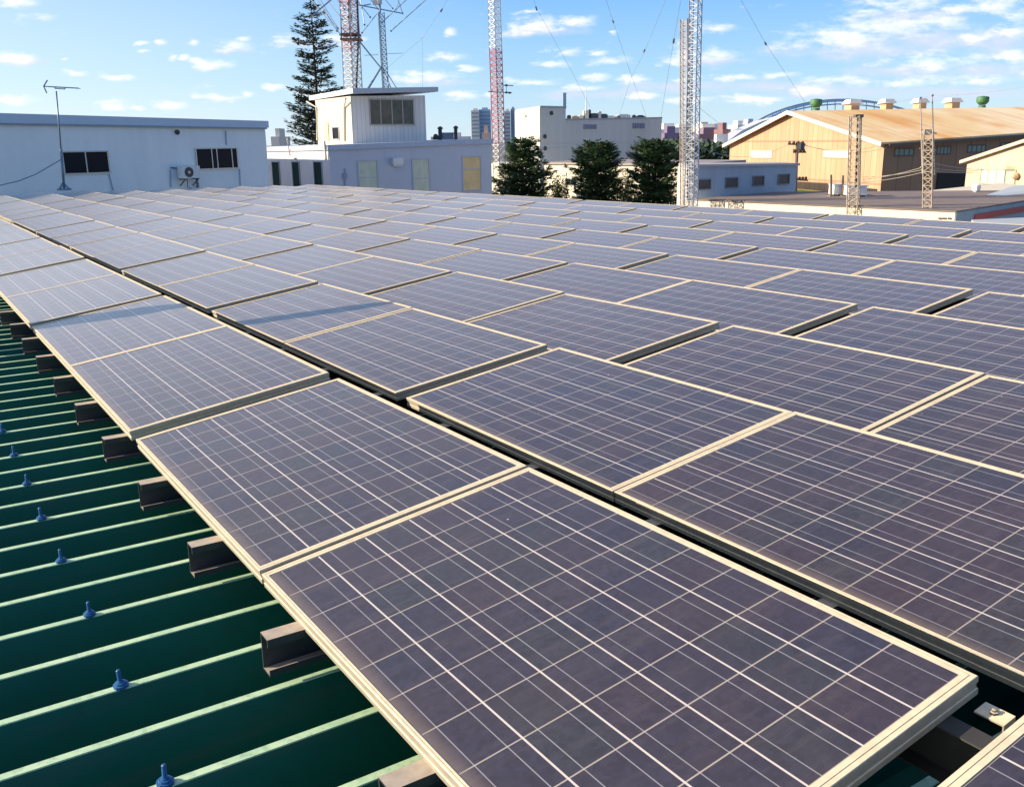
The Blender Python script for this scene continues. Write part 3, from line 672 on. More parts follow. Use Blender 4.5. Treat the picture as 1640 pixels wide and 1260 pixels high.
def conifer(name, base, H, tiers, rng, crown_mat, label, bare=0., group=None, trunk_r=.2, lean=Vector((0, 0, 0)), dens=1., droop=-.05):
    """tiers: list of (height fraction, radius, number of boughs)"""
    root = thing(name, base, label, 'tree', group)
    tr = MB(); tr.tube([base + lean * t_ + Vector((0, 0, H * t_)) for t_ in (0, .25, .5, .75, .99)], trunk_r, 8, .02)
    cr = MB()
    for (hf, rad, nb) in tiers:
        a0 = rng.uniform(0, 6.28)
        for k in range(nb):
            a = a0 + 6.283 * k / nb + rng.uniform(-.35, .35); L = rad * rng.uniform(.62, 1.12)
            st = base + lean * hf + Vector((0, 0, H * (hf + rng.uniform(-.012, .012))))
            d = Vector((math.cos(a), math.sin(a), droop + rng.uniform(-.08, .16))).normalized()
            tr.tube([st, st + d * L * .55, st + d * L * .95 + Vector((0, 0, .08 * L))], .045, 4, .008)
            n = max(6, int(44 * L * dens))
            for q in range(n):
                s_ = rng.uniform(.10, 1.03) ** .75; side = rng.gauss(0, .20) * (1.12 - s_ * .75) * L
                perp = Vector((-d.y, d.x, 0)).normalized()
                c = st + d * L * s_ + perp * side + Vector((0, 0, .10 * L * s_ * s_ + rng.uniform(-.10, .12)))
                dd = (d * rng.uniform(.4, 1) + perp * (1 if side > 0 else -1) * rng.uniform(.1, .9) + Vector((0, 0, rng.uniform(-.25, .35)))).normalized()
                spray(cr, c, dd, rng.uniform(.16, .40), rng.uniform(.035, .085), rng)
    tr.build('trunk', BARK, root, True); cr.build('crown', crown_mat, root)
    return root
rng = random.Random(3)
# tall layered conifer behind the grey building
D = 68; tb = P(513, 240, D); tb.z = 0; tt = P(497, -6, D); H = tt.z
ln_ = Vector((tt.x - tb.x, 0, 0)); 
pxm = FPX / D
def hf(v): return (P(500, v, D).z) / H
tiers = []
vv = 8
W_ = [(8, 8), (18, 12), (30, 28), (42, 24), (52, 30), (62, 26), (74, 33), (88, 34), (98, 28), (108, 36), (117, 26), (128, 34), (138, 40), (152, 42), (162, 44), (172, 44), (182, 46), (190, 46), (198, 50), (206, 52), (214, 54), (222, 50), (232, 52), (245, 50), (262, 48)]
for v, w in W_: tiers.append((hf(v), w * .98 / pxm, 5 if v < 140 else 8))
conifer('conifer_tree', tb, H, tiers, rng, PINE, 'tall slender layered dark conifer rising behind the grey building', trunk_r=.26, lean=ln_, dens=1.25, droop=.1)
# three cedars right of the grey building
def cedar(u, v, w, label, seed, D=62, shape=0):
    rg = random.Random(seed); b_ = P(u, 300, D); b_.z = 0; H = P(u, v, D).z; pm = FPX / D; t_ = []
    n = 24
    for i in range(n):
        f_ = .985 - i * (.985 - .22) / (n - 1)
        if shape == 1: rad = w * (.45 + .62 * min(1, i / 9)) * rg.uniform(.78, 1.14)
        else: rad = w * 1.04 * min(1, .56 + .10 * i) * rg.uniform(.86, 1.06)
        t_.append((f_, rad / pm, 10))
    conifer('cedar_tree', b_, H, t_, rg, CEDAR, label, group='cedars behind the panels', trunk_r=.22, dens=1.6, droop=.12)
cedar(838, 226, 45, 'ragged layered cedar tree with side boughs just right of the red and white tower', 11, shape=1)
cedar(956, 231, 43, 'rounded dense cedar tree, the middle one of three before the pale building', 12)
cedar(1048, 230, 44, 'rounded dense cedar tree beside the pair of lattice masts', 13)
# small shrubs between the cedars
def bush(u, v, w, D, label, seed):
    rg = random.Random(seed); c = P(u, v, D); b_ = Vector((c.x, c.y, 0)); root = thing('shrub', b_, label, 'shrub')
    st, lf = MB(), MB(); h = c.z
    for k in range(26):
        a = rg.uniform(0, 6.28); r_ = w * D / FPX * rg.uniform(.2, 1); q = b_ + Vector((math.cos(a) * r_, math.sin(a) * r_, h * rg.uniform(.75, 1)))
        st.tube([b_ + Vector((0, 0, .1)), b_ + (q - b_) * .6, q], .02, 4, .006)
        for s_ in range(110):
            p_ = b_ + (q - b_) * rg.uniform(.6, 1.04) + Vector((rg.gauss(0, .16), rg.gauss(0, .16), rg.gauss(0, .14)))
            dd = Vector((rg.gauss(0, 1), rg.gauss(0, 1), rg.gauss(.3, .7))).normalized(); spray(lf, p_, dd, rg.uniform(.12, .26), rg.uniform(.03, .06), rg)
    st.build('stem', BARK, root); lf.build('foliage', leafmat('shrub_leaves_%d' % seed, (.03, .055, .02), (.09, .13, .045)), root)
bush(896, 278, 15, 66, 'thin olive shrub in the gap between the two left cedars', 5)
bush(1002, 284, 12, 66, 'low olive shrub between the two right hand cedars', 6)
bush(806, 296, 12, 60, 'small dark shrub at the foot of the red and white tower', 7)

# ------------------------------------------------------------------ lattice towers
def lattice(name, legs_b, legs_t, nseg, leg_w, br_w, leg_m, br_m, label, cat, group=None, style='x'):
    """legs_b and legs_t: matching lists of foot and head points; returns the thing"""
    n = len(legs_b); c = sum(legs_b, Vector()) / n
    root = thing(name, Vector((c.x, c.y, min(q.z for q in legs_b))), label, cat, group)
    for a, b_ in zip(legs_b, legs_t):
        mb = MB(); mb.bar(a, b_, leg_w); mb.build('leg', leg_m, root)
    mb = MB(); 
    for i in range(n):
        a0, a1, b0, b1 = legs_b[i], legs_t[i], legs_b[(i + 1) % n], legs_t[(i + 1) % n]
        for s in range(nseg):
            t0, t1 = s / nseg, (s + 1) / nseg
            p0, p1, q0, q1 = a0.lerp(a1, t0), a0.lerp(a1, t1), b0.lerp(b1, t0), b0.lerp(b1, t1)
            mb.bar(p0, q0, br_w)
            if style == 'x': mb.bar(p0, q1, br_w); mb.bar(q0, p1, br_w)
            elif s % 2: mb.bar(p0, q1, br_w)
            else: mb.bar(q0, p1, br_w)
    mb.build('bracing', br_m, root)
    return root
def tri(c, w, rot): return [c + Vector((math.cos(rot + k * 2.0944) * w, math.sin(rot + k * 2.0944) * w, 0)) for k in range(3)]
def sq(c, w, rot): return [c + Vector((math.cos(rot + k * 1.5708) * w * .7071, math.sin(rot + k * 1.5708) * w * .7071, 0)) for k in range(4)]
def banded(name, bands):
    """red and white painted bands by height: list of (z from, colour)"""
    mt, t, b = nodes_of(name); geo = t.nodes.new('ShaderNodeNewGeometry'); sp = t.nodes.new('ShaderNodeSeparateXYZ'); t.links.new(geo.outputs['Position'], sp.inputs[0])
    c = bands[0][1]
    for z, col in bands[1:]: c = nmix(t, nmath(t, 'GREATER_THAN', sp.outputs[2], z), c, col)
    n = nnoise(t, geo.outputs['Position'], 6, 4, .6); c = nmix(t, 1.0, c, nramp(t, n.outputs['Fac'], .3, .7, .8, 1.15), 'MULTIPLY')
    t.links.new(c, b.inputs['Base Color']); b.inputs['Roughness'].default_value = .5; return mt
REDC, WHC = (.50, .075, .06), (.74, .72, .72)
# red and white tower
D = 66; B0, T0 = P(800.5, 300, D), P(789.5, -60, D); B0.z = 2.0; B0.x = P(803, 330, D).x
RW = banded('red_white_bands', [(-5, WHC), (P(790, 230, D).z, REDC), (P(790, 78, D).z, WHC), (P(790, -80, D).z, REDC)])
lattice('lattice_tower', tri(B0, .50, .55), tri(T0, .46, .55), 46, .055, .026, RW, RW, 'slender red and white lattice tower beside the leftmost cedar', 'tower')
# its little side aerials
mb = MB(); q = P(806, 148, D); mb.bar(P(782, 147, D), P(820, 149, D), .05); mb.bar(P(806, 137, D), P(822, 137.5, D), .05); mb.bar(P(811, 137, D), P(811, 149, D), .03)
for (u, v) in ((811, 137), (811, 148.5), (816, 149)): mb.box(P(u, v, D), .16, .16, .12)
mb.bar(P(803, 140, D), P(806, 140, D), .04)
tag(mb.build('side_aerial', DKMET), 'small dark side aerial on the red and white tower', 'aerial')
# left tower on the penthouse roof, reddish
D = 57.5; B1, T1 = P(566, 150, D), P(556, -50, D); B1.z -= .25
RW2 = banded('faded_red_white_bands', [(-5, (.55, .53, .53)), (P(560, 84, D).z, (.50, .30, .27)), (P(560, 40, D).z, (.62, .55, .56)), (P(560, 12, D).z, (.46, .22, .2)), (P(560, -30, D).z, WHC)])
lattice('lattice_tower', sq(B1, .74, .2), sq(T1, .70, .2), 20, .06, .03, RW2, RW2, 'wider faded red lattice tower standing over the penthouse roof', 'tower')
mb = MB(); c = P(562, 56, D); mb.box(c, 1.05, 1.05, .10); mb.box(P(563, 64, D), 1.15, 1.15, .09)
for dx, dy in ((-.5, -.5), (.5, -.5), (.5, .5), (-.5, .5)): mb.bar(c + Vector((dx, dy, 0)), c + Vector((dx, dy, -.35)), .04)
tag(mb.build('tower_platform', plain('platform_rust', (.16, .09, .08), .8)), 'small dark rust ring platform round the wider tower over the penthouse', 'platform')
mb = MB(); c = P(560, 27, D); mb.lathe(c + Vector((0, 0, -.2)), [(.13, 0), (.14, .35), (.10, .42), (.02, .45)], 10); mb.lathe(c + Vector((0, 0, .3)), [(.09, 0), (.09, .9), (.03, 1)], 8)
tag(mb.build('antenna_rotator', plain('rotator_dark', (.2, .15, .13), .6)), 'antenna rotator drum inside the wider tower over the penthouse', 'rotator')
mb = MB(); mb.tube([P(572, 0, D - .4), P(574, 60, D - .4), P(571, 130, D - .4), P(571, 147, D - .4)], .06, 6)
tag(mb.build('coaxial_cable', DKMET), 'black cable bundle running down the wider tower to the penthouse roof', 'cable')
# second thin tower with braces
D = 58.5; B2, T2 = P(617, 148, D), P(609.5, 20, D); B2.z -= .2
BLM = plain('blue_grey_lattice', (.20, .27, .37), .5, .3, var=.25)
t2 = lattice('lattice_tower', tri(B2, .22, .3), tri(T2, .21, .3), 18, .045, .022, BLM, BLM, 'thin blue grey lattice tower with slanting stays on the penthouse roof', 'tower')
mb = MB(); mb.bar(P(610, 108, D), P(585, 150, D - .8), .10); mb.build('stay', BLM, t2)
mb = MB(); mb.bar(P(612, 108, D), P(629, 149, D - .8), .06); mb.build('stay', BLM, t2)
mb = MB(); mb.bar(P(618, 114, D), P(639, 148, D + .5), .04); mb.build('stay', BLM, t2)
mb = MB(); mb.bar(P(609, 108, D), P(572, 62, 57.5), .06); mb.build('strut', BLM, t2)
mb = MB(); mb.tube([P(608.5, 22, D), P(607.5, -30, D)], .06, 8); mb.build('top_mast', BLM, t2)
mb = MB(); mb.box(P(602, 4.5, D), .34, .3, .24); mb.lathe(P(607.5, 7, D), [(.16, 0), (.17, .2), (.1, .26)], 10); mb.build('rotator', plain('rotator_white', (.6, .58, .55), .5), t2)
mb = MB(); mb.bar(P(584, 89, D), P(606, 88, D), .025); mb.bar(P(618, 86.5, D), P(645, 85.5, D), .025); mb.build('side_arm', BLM, t2)
# beam antennas at the top edge
def beam(name, lines, bm, D, w, label):
    root = thing(name, P(*bm[0], D), label, 'beam antenna')
    mb = MB(); mb.bar(P(*bm[0], D), P(*bm[1], D), w * 1.2); mb.build('boom', BLM, root)
    for (a, b_, dd) in lines:
        mb = MB(); mb.tube([P(*a, D + dd), P(a[0] * .5 + b_[0] * .5, a[1] * .5 + b_[1] * .5, D + dd * .5), P(*b_, D)], w / 2, 6)
        if a[1] > -4 or b_[1] > -4: mb.box(P(*b_, D), w * 1.9, w * 1.9, w * 1.9)
        mb.build('aerial_element', BLM, root)
beam('beam_antenna', [((455, -52), (540, 50), 3), ((468, -60), (545, 56), 3), ((482, -50), (541, 46), 2), ((500, -30), (548, 32), 2), ((520, -26), (552, 16), 1)], ((495, 30), (566, -30)), 57, .055, 'large blue beam antenna slanting down left of the wider tower')
beam('beam_antenna', [((700, -16), (626.5, 50), -2), ((664, -12), (612, 36), -2), ((604, 22), (580, 53), 0), ((560, -14), (593, 28), 0), ((575, -14), (584, 40), 1)], ((572, 8), (645, 22)), 58.8, .05, 'beam antenna with crossing rods right of the wider tower')
beam('beam_antenna', [((585, -10), (606, 15), 0), ((612, -6), (629, 14), 0), ((634, -10), (645, 22), 0), ((640, -6), (634, 16), 0)], ((578, 10), (594, 7)), 59.6, .045, 'small blue beam antenna over the thin tower on the penthouse')

PALER = plain('rust_stained_pale_lattice', (.60, .54, .50), .7, .1, var=.25, scale=3, dirt=((.36, .22, .14), 2.5, .7, (1, 1, 1)))
# pair of lattice masts right of the cedars
D = 45.2; B3, T3 = P(1099, 332, D), P(1099, 31, D)
lattice('lattice_mast', sq(B3, .44, .3), sq(T3, .44, .3), 34, .045, .018, PALER, PALER, 'shorter rust stained lattice mast, left one of the touching pair', 'mast')
D = 44.4; B4, T4 = P(1106.5, 330, D), P(1115.5, -50, D)
BM2 = plain('pale_steel_lattice', (.42, .47, .55), .45, .4, var=.3, scale=3, dirt=((.6, .58, .55), 2, .6, (1, 1, 1)))
lattice('lattice_mast', sq(B4, .46, .15), sq(T4, .40, .15), 40, .05, .024, BM2, BM2, 'taller steel blue lattice mast, right one of the touching pair', 'mast', None, 'z')
mb = MB(); mb.tube([P(1101, 320, 44.9), P(1101.5, 30, 44.9)], .035, 6); tag(mb.build('feeder_cable', DKMET), 'dark feeder cable between the touching pair of lattice masts', 'cable')

# two short lattice pylons in front of the warehouse
D = 40
PY = plain('cream_rusty_steel', (.56, .47, .36), .7, .1, var=.3, scale=5, dirt=((.25, .15, .09), 4, .7, (1, 1, 1)))
p1 = lattice('lattice_pylon', sq(P(1366, 346, D), .42, .25), sq(P(1370, 186, D), .40, .25), 15, .040, .018, PY, PY, 'cream and rust lattice pylon in front of the orange gable corner', 'pylon')
mb = MB(); mb.box(P(1375, 186, D), .32, .3, .12); mb.bar(P(1375, 187, D), P(1371, 300, D), .10); mb.build('cable_tray', plain('tray_dark', (.10, .09, .08), .7), p1)
D = 38.5
p2 = lattice('lattice_pylon', sq(P(1485, 352, D), .34, .35), sq(P(1487, 207, D),   .34, .35), 13, .036, .03, PY, PY, 'lattice pylon with two tall pipe masts before the dark warehouse side', 'pylon', None, 'z')
for (u0, v0, u1, v1) in ((1474, 157, 1477.5, 278), (1493, 153, 1496.5, 280)):
    mb = MB(); mb.tube([P(u1, v1, D), P(u0, v0, D)], .035, 8, .022); mb.box(P(u0, v0, D), .09, .09, .07); mb.build('pipe_mast', plain('pipe_grey', (.42, .40, .38), .5, .3), p2)
mb = MB(); mb.box(P(1484, 212, D), .3, .28, .22); mb.bar(P(1474, 208, D), P(1500, 214, D), .05); mb.bar(P(1473, 238, D), P(1500, 241, D), .03); mb.bar(P(1474, 268, D), P(1497, 271, D), .04); mb.build('cross_arm', PY, p2)

# ------------------------------------------------------------------ guy wires and power lines
WIRE = plain('wire_steel', (.34, .39, .46), .5, .2)
def wire(name, pts, r, label, knob=None, cat='wire', m_=WIRE):
    r = r * .62
    root = thing(name, pts[-1], label, cat) if knob else None
    mb = MB(); mb.tube(pts, r, 5); o = mb.build('strand' if root else name, m_, root)
    if root:
        mb = MB(); mb.tube([knob - (pts[0] - pts[1]).normalized() * .16, knob + (pts[0] - pts[1]).normalized() * .16], .055, 6); mb.build('insulator', plain('insulator_brown', (.10, .12, .16), .4), root)
    else: tag(o, label, cat)
def sag(a, b_, s, n=10): return [a.lerp(b_, i / n) - Vector((0, 0, s * 4 * (i / n) * (1 - i / n))) for i in range(n + 1)]
wire('guy_wire', [P(722, -10, 62), P(707, 16, 60), P(676, 62, 60), P(610, 118, 58.5)], .013, 'thin guy wire slanting from the top edge to the penthouse roof', P(707, 17, 60))
wire('whip_antenna', [P(676, 60, 60), P(677, 100, 60), P(676.5, 149, 60)], .014, 'thin upright wire whip above the right end of the penthouse', None, 'antenna')
wire('guy_wire', [P(850, -16, 70), P(859, 13, 71), P(917, 117, 78), P(945, 172, 82)], .016, 'guy wire descending from the top edge to the pale building, leftmost of its group', P(859, 14, 71))
wire('guy_wire', [P(966, -14, 66), P(982, 35, 70), P(1010, 118, 76), P(1040, 200, 84)], .015, 'guy wire descending steeply to the right toward the pale building roof', P(982, 35, 70))
wire('guy_wire', [P(1072, -14, 47), P(1031, 86, 56), P(1012, 122, 60), P(990, 190, 70)], .013, 'guy wire descending to the left from the taller steel mast', P(1032, 82, 56))
wire('guy_wire', [P(1093, -14, 46), P(1079, 65, 50), P(1058, 190, 60)], .012, 'steep guy wire just left of the touching pair of masts', P(1079, 66, 50))
wire('guy_wire', [P(1181, -10, 50), P(1226, 70, 56), P(1290, 165, 66)], .014, 'guy wire descending to the right over the orange warehouse roof', P(1226, 70, 56))
wire('guy_wire', [P(1119, 172, 46), P(1148, 195, 50), P(1172, 212, 54)], .011, 'short guy wire leaving the right side of the taller steel mast')
wire('power_line', sag(P(1493, 153, 38.5), P(1700, 128, 34), .12), .014, 'upper black power line running right from the second pylon', None, 'power line')
wire('power_line', sag(P(1474, 158, 38.5), P(1580, 148, 36), .02), .011, 'short black power line between the second pylon and the sky at right', None, 'power line')
wire('power_line', sag(P(1493, 153, 38.5), P(1340, 168, 60), .15), .014, 'black power line running left from the second pylon past the roof ventilators', None, 'power line')
for i, (v0, v1) in enumerate(((292, 276), (288, 268), (284, 272))):
    wire('power_line', sag(P(1382, v0, 40), P(1478, v1, 38.6), .06), .018, '%s sagging cable strung between the two cream pylons' % ('lowest', 'middle', 'upper')[i] if i != 1 else 'cable crossing between the two cream pylons with the steepest rise', None, 'power line', plain('cable_tan', (.45, .40, .34), .6))
for i, (v0, v1) in enumerate(((274, 286), (270, 280), (262, 276))):
    wire('power_line', sag(P(1497, v0, 38.6), P(1560 + i * 8, v1 - 10 + i * 3, 44), .05), .018, ('lowest', 'middle', 'uppermost')[i] + ' cable strung from the second pylon to the small gabled shed', None, 'power line', plain('cable_tan', (.45, .40, .34), .6))

# ------------------------------------------------------------------ pale block behind the cedars
q0, qL, qR = XY(P(864.5, 230, 90)), XY(P(825, 230, 100)), XY(P(1059, 230, 103))
qm = q0.lerp(qR, .25)
pb = thing('pale_building', (q0.x, q0.y, 0), 'pale grey windowless factory block with a sunlit left wall, behind the cedars', 'building')
bF, bL = Wall(q0, qR), Wall(qL, q0)
xm = bF.rect(906, 180, 907, 190)[0]; qm = q0 + bF.d * xm
PG = siding('pale_panel_wall', (.60, .61, .57), bF.d, 3.2, .88, .02, dirt=((.45, .44, .42), .25, .5), hgap=4.3, var=.05)
z1 = P(864.5, 172.5, 90).z; z1L = P(825, 172, 100).z; z1m = P(906, 173, 93).z
bk_ = qL - q0
fix_normals(prism([qL, q0, qm, qm + bk_], [z1] * 4).build('wall', PG, pb))
zA, zB = bF.at(908, 193).z, bF.at(1059, 190).z
fix_normals(prism([qm + bF.d * .004, qR, qR + bk_ * 1.5, qm + bF.d * .004 + bk_ * 1.5], [zA, zB, zB, zA]).build('wall', PG, pb))
mb = MB(); x0, x1, _, _ = bF.rect(864, 172, 907, 175)
cq = [qL, q0 + bF.n * .08, qm + bF.n * .08, qm + bk_]; mb.hexa([Vector((q.x, q.y, z1 + .003)) for q in cq], [Vector((q.x, q.y, z1 + .16)) for q in cq]); fix_normals(mb.build('roof_edge', GREYP, pb))
mb = MB(); x0, x1, _, _ = bF.rect(907, 190, 1060, 195)
cq = [qm + bF.d * .1 + bF.n * .06, qR + bF.n * .06, qR + bk_ * 1.4, qm + bF.d * .1 + bk_ * 1.4]; cz_ = [zA, zB, zB, zA]; mb.hexa([Vector((q.x, q.y, z + .003)) for q, z in zip(cq, cz_)], [Vector((q.x, q.y, z + .15)) for q, z in zip(cq, cz_)])
fix_normals(mb.build('roof_edge', GREYP, pb))
for (ua, va, ub, vb) in ((934, 199.5, 955, 207), (1013, 197.5, 1032, 206)):
    x0, x1, z0, z1_ = bF.rect(ua, va, ub, vb); mb = MB(); bF.slab(mb, x0, x1, z0, z1_, .0, .06)
    for i in range(7): xx = x0 + (x1 - x0) * (i + .5) / 7; bF.slab(mb, xx - .03, xx + .03, z0 + .02, z1_ - .02, .06, .14)
    fix_normals(mb.build('louvre', plain('louvre_blue', (.30, .31, .40), .5), pb))
for (u, v) in ((882.5, 181.5), (872, 219), (872.5, 238)):
    mb = MB(); mb.lathe(bF.at(u, v), [(.18, 0), (.2, .12), (.1, .2)], 10, bF.n); mb.build('vent', DKMET, pb)
mb = MB(); x0, x1, z0, z1_ = bL.rect(830, 226, 846, 236); bL.slab(mb, x0, x1, z0, z1_, .0, .08); fix_normals(mb.build('window', plain('pale_window', (.45, .47, .42), .4), pb))
mb = MB(); mb.lathe(bL.at(843, 186), [(.14, 0), (.15, .1), (.05, .2)], 8, bL.n); mb.build('vent', plain('olive_vent', (.35, .34, .2), .6), pb)
# roof equipment on the lower part
eqm = [plain('eq_cream', (.68, .62, .50), .6), DKMET, plain('eq_grey', (.5, .5, .5), .6), plain('eq_rust', (.5, .3, .16), .8)]
for i, (u, w, v0, mi) in enumerate(((911, 6, 186, 1), (921, 8, 187, 3), (931, 9, 186, 0), (938, 8, 178, 0), (944, 3, 177, 1), (950, 14, 183, 1), (960, 5, 180, 2), (967, 10, 184, 1), (978, 12, 187, 0), (988, 8, 187, 2), (998, 20, 184.5, 2), (1015, 4, 185.5, 1), (1025, 10, 186, 1), (1031, 4, 187, 2))):
    c = P(u, 192, 106); t_ = P(u, v0, 106); sx = w * 106 / FPX; mb = MB(); h = t_.z - zA + .3
    mb.box(Vector((c.x, c.y, t_.z - h / 2)), sx, 1.4, h)
    mb.box(Vector((c.x, c.y, t_.z + .04)), sx * .7, 1.1, .08)
    mb.build('roof_unit', eqm[mi], pb)
mb = MB(); mb.bar(P(904, 175, 97), P(904, 149, 97), .5, .3); 
for i in range(5): mb.bar(P(902, 172 - i * 5, 96.8), P(907, 170 - i * 5, 96.8), .12)
tag(mb.build('roof_mast', plain('mast_blue', (.25, .38, .46), .5)), 'short blue grey mast on the roof of the pale factory block', 'mast')
mb = MB(); mb.tube([P(938, 182, 105), P(939, 134, 105)], .06, 5, .02); tag(mb.build('flag_pole', GALV), 'thin pale pole standing among the roof units of the pale block', 'pole')
wire('power_line', sag(P(850, 238, 70), P(930, 231, 74), .1), .02, 'left span of thin black line crossing the pale block behind the cedars', None, 'power line')
wire('power_line', sag(P(930, 231, 74), P(1085, 236, 74), .1), .02, 'right span of thin black line crossing the pale block behind the cedars', None, 'power line')

# cream sunlit wall behind the cedars
s0, s1 = XY(P(872, 280, 82)), XY(P(1110, 280, 70)); cw = Wall(s0, s1)
sh = thing('cream_shed', (s0.x, s0.y, 0), 'low cream shed glimpsed between the three cedars', 'shed')
za, zb_ = cw.at(872, 263).z, cw.at(1110, 262).z
fix_normals(prism([s0, s1, s1 - cw.n * 6, s0 - cw.n * 6], [za] * 4).build('wall', siding('cream_wall', (.74, .68, .54), cw.d, 1.2, .85, .05, dirt=((.5, .42, .3), .5, .4)), sh))
mb = MB(); mb.hexa([cw.pt(-.2, za + .003, .2), cw.pt((s1 - s0).length + .2, za + .003, .2), cw.pt((s1 - s0).length + .2, za + .003, -6.2), cw.pt(-.2, za + .003, -6.2)], [cw.pt(-.2, za + .15, .2), cw.pt((s1 - s0).length + .2, za + .15, .2), cw.pt((s1 - s0).length + .2, za + .3, -6.2), cw.pt(-.2, za + .3, -6.2)])
fix_normals(mb.build('roof', plain('shed_roof', (.30, .27, .26), .7), sh))
window(sh, cw, 905, 285, 925, 298, WGLASS, ALFR, (.5,), .06)
s0, s1 = XY(P(787, 280, 74)), XY(P(812, 280, 72)); cw2 = Wall(s0, s1)
fix_normals(tag(prism([s0, s1, s1 + Vector((.5, 5, 0)), s0 + Vector((.5, 5, 0))], [P(800, 262, 73).z] * 4).build('yard_wall', plain('cream_block', (.72, .68, .5), .7)), 'sunlit cream yard wall behind the foot of the red and white tower', 'wall'))
# ------------------------------------------------------------------ low hut with four windows
h0, hL, hR = XY(P(1104, 290, 48)), XY(P(1086, 290, 51)), XY(P(1275, 290, 52.5))
hF = Wall(h0, hR)
hb = thing('low_hut', (h0.x, h0.y, 0), 'low hut with four dark square windows and blue shade put into its wall, in front of the orange warehouse', 'building')
zh = [P(1104, 268, 48).z, P(1275, 265.5, 52.5).z]
HUT = siding('shaded_hut_sheet', (.34, .42, .52), hF.d, .9, .85, .04, dirt=((.28, .30, .36), .5, .5))  # shade on the front wall put into a blue grey colour
hk = hL - h0
fix_normals(prism([hL, h0, hR, hR + hk], [zh[0], zh[0], zh[1], zh[1]]).build('wall', HUT, hb))
mb = MB(); hs = [hL, h0 + hF.n * .12, hR + hF.n * .12 + hF.d * .1, hR + hk]
mb.hexa([Vector((q.x, q.y, z + .003)) for q, z in zip(hs, [zh[0], zh[0], zh[1], zh[1]])], [Vector((q.x, q.y, z + .13)) for q, z in zip(hs, [zh[0], zh[0], zh[1], zh[1]])])
fix_normals(mb.build('roof', plain('hut_roof', (.42, .40, .42), .6), hb))
mb = MB(); wl_ = Wall(hL, h0); x1 = (h0 - hL).length; wl_.slab(mb, .0, x1 - .01, 3, zh[0] - .05, .0, .03); fix_normals(mb.build('end_wall', plain('hut_sunlit_end', (.72, .66, .54), .7), hb))  # sunlight on the end wall put into a cream slab
BOARD = plain('brown_shutter', (.085, .07, .065), .6, var=.2)
for (a, b_, c_, d_) in ((1116.5, 287, 1138, 304), (1161, 284, 1181.5, 301), (1204.5, 281.5, 1223.5, 298), (1245.5, 278.5, 1264, 295.5)): window(hb, hF, a, b_, c_, d_, BOARD, plain('hut_frame', (.16, .18, .22), .5), (), .05)

# ------------------------------------------------------------------ neighbour's flat brown roof with cream fascia
n0, n1, n2 = P(1104, 318.5, 46.5), P(1530, 338.5, 36.8), P(1660, 321, 43.5)
zr_ = n1.z
nA, nB, nC = XY(n0), XY(n1), XY(n2)
d_ = (nB - nA).normalized()
nF = Wall(nA, nB); nS = Wall(nB, nC)
nb = thing('flat_roof_building', (nB.x, nB.y, 0), 'flat brown roofed building with long cream fascia right behind the panels', 'building')
NFT = [nA, nB, nC, nC - nF.n * 9, nA - nF.n * 7.5]
fix_normals(prism(NFT, [zr_ - .03] * 5).build('wall', plain('cream_fascia', (.74, .66, .52), .7, var=.1, scale=.8, dirt=((.5, .42, .32), 1.2, .4)), nb))
mb = MB(); NF2 = [nA + nF.n * .06, nB + nF.n * .06 + nS.n * .06, nC + nS.n * .06, nC - nF.n * 9, nA - nF.n * 7.5]
mb.hexa([Vector((q.x, q.y, zr_ - .027)) for q in NF2], [Vector((q.x, q.y, zr_ + .02)) for q in NF2])
fix_normals(mb.build('roof', plain('brown_roof_felt', (.20, .155, .14), .85, var=.2, scale=.8, dirt=((.3, .25, .22), .6, .6, (1, 1, 1))), nb))
mb = MB()
q, q_ = nA - nF.n * .05, nB - nF.n * .05; mb.bar(Vector((q.x, q.y, zr_ + .040)), Vector((q_.x, q_.y, zr_ + .040)), .05, .035)
mb.build('roof_trim', DKMET, nb)
mb = MB(); nS.slab(mb, .02, (nC - nB).length, 0, zr_ - .05, .0, .04); fix_normals(mb.build('side_wall', siding('blue_grey_side', (.30, .36, .40), nS.d, .5, .85, .06), nb))
mb = MB(); nS.slab(mb, 1.9, (nC - nB).length, zr_ - .48, zr_ - .24, .05, .09); fix_normals(mb.build('red_stripe', plain('red_band', (.50, .07, .05), .6), nb))
for (u, v) in ((1506, 350), (1513, 350), (1521, 350)):
    mb = MB(); q = nF.at(u, v); mb.box(q, .14, .06, .07, nF.d, nF.n); mb.build('wall_vent', DKMET, nb)
mb = MB(); q0_, q1_ = P(1560, 352, 33), P(1700, 352, 36)
lf_ = thing('lean_to_roof', (q0_.x, q0_.y, 0), 'pale grey lean-to roof at the right edge beyond the panels', 'roof')
a_, b__ = P(1556, 352, 34), P(1720, 345, 36); c__, d__ = P(1720, 362, 32), P(1575, 372, 31)
mb.hexa([Vector((q.x, q.y, q.z - .12)) for q in (a_, b__, c__, d__)], [a_, b__, c__, d__]); fix_normals(mb.build('sheet', plain('lean_to_sheet', (.45, .47, .48), .5, var=.1), lf_))
mb = MB(); mb.hexa([Vector((q.x, q.y, 0)) for q in (a_, b__, c__, d__)], [Vector((q.x, q.y, q.z - .125)) for q in (a_, b__, c__, d__)]); fix_normals(mb.build('wall', plain('lean_to_wall', (.5, .48, .45), .7), lf_))
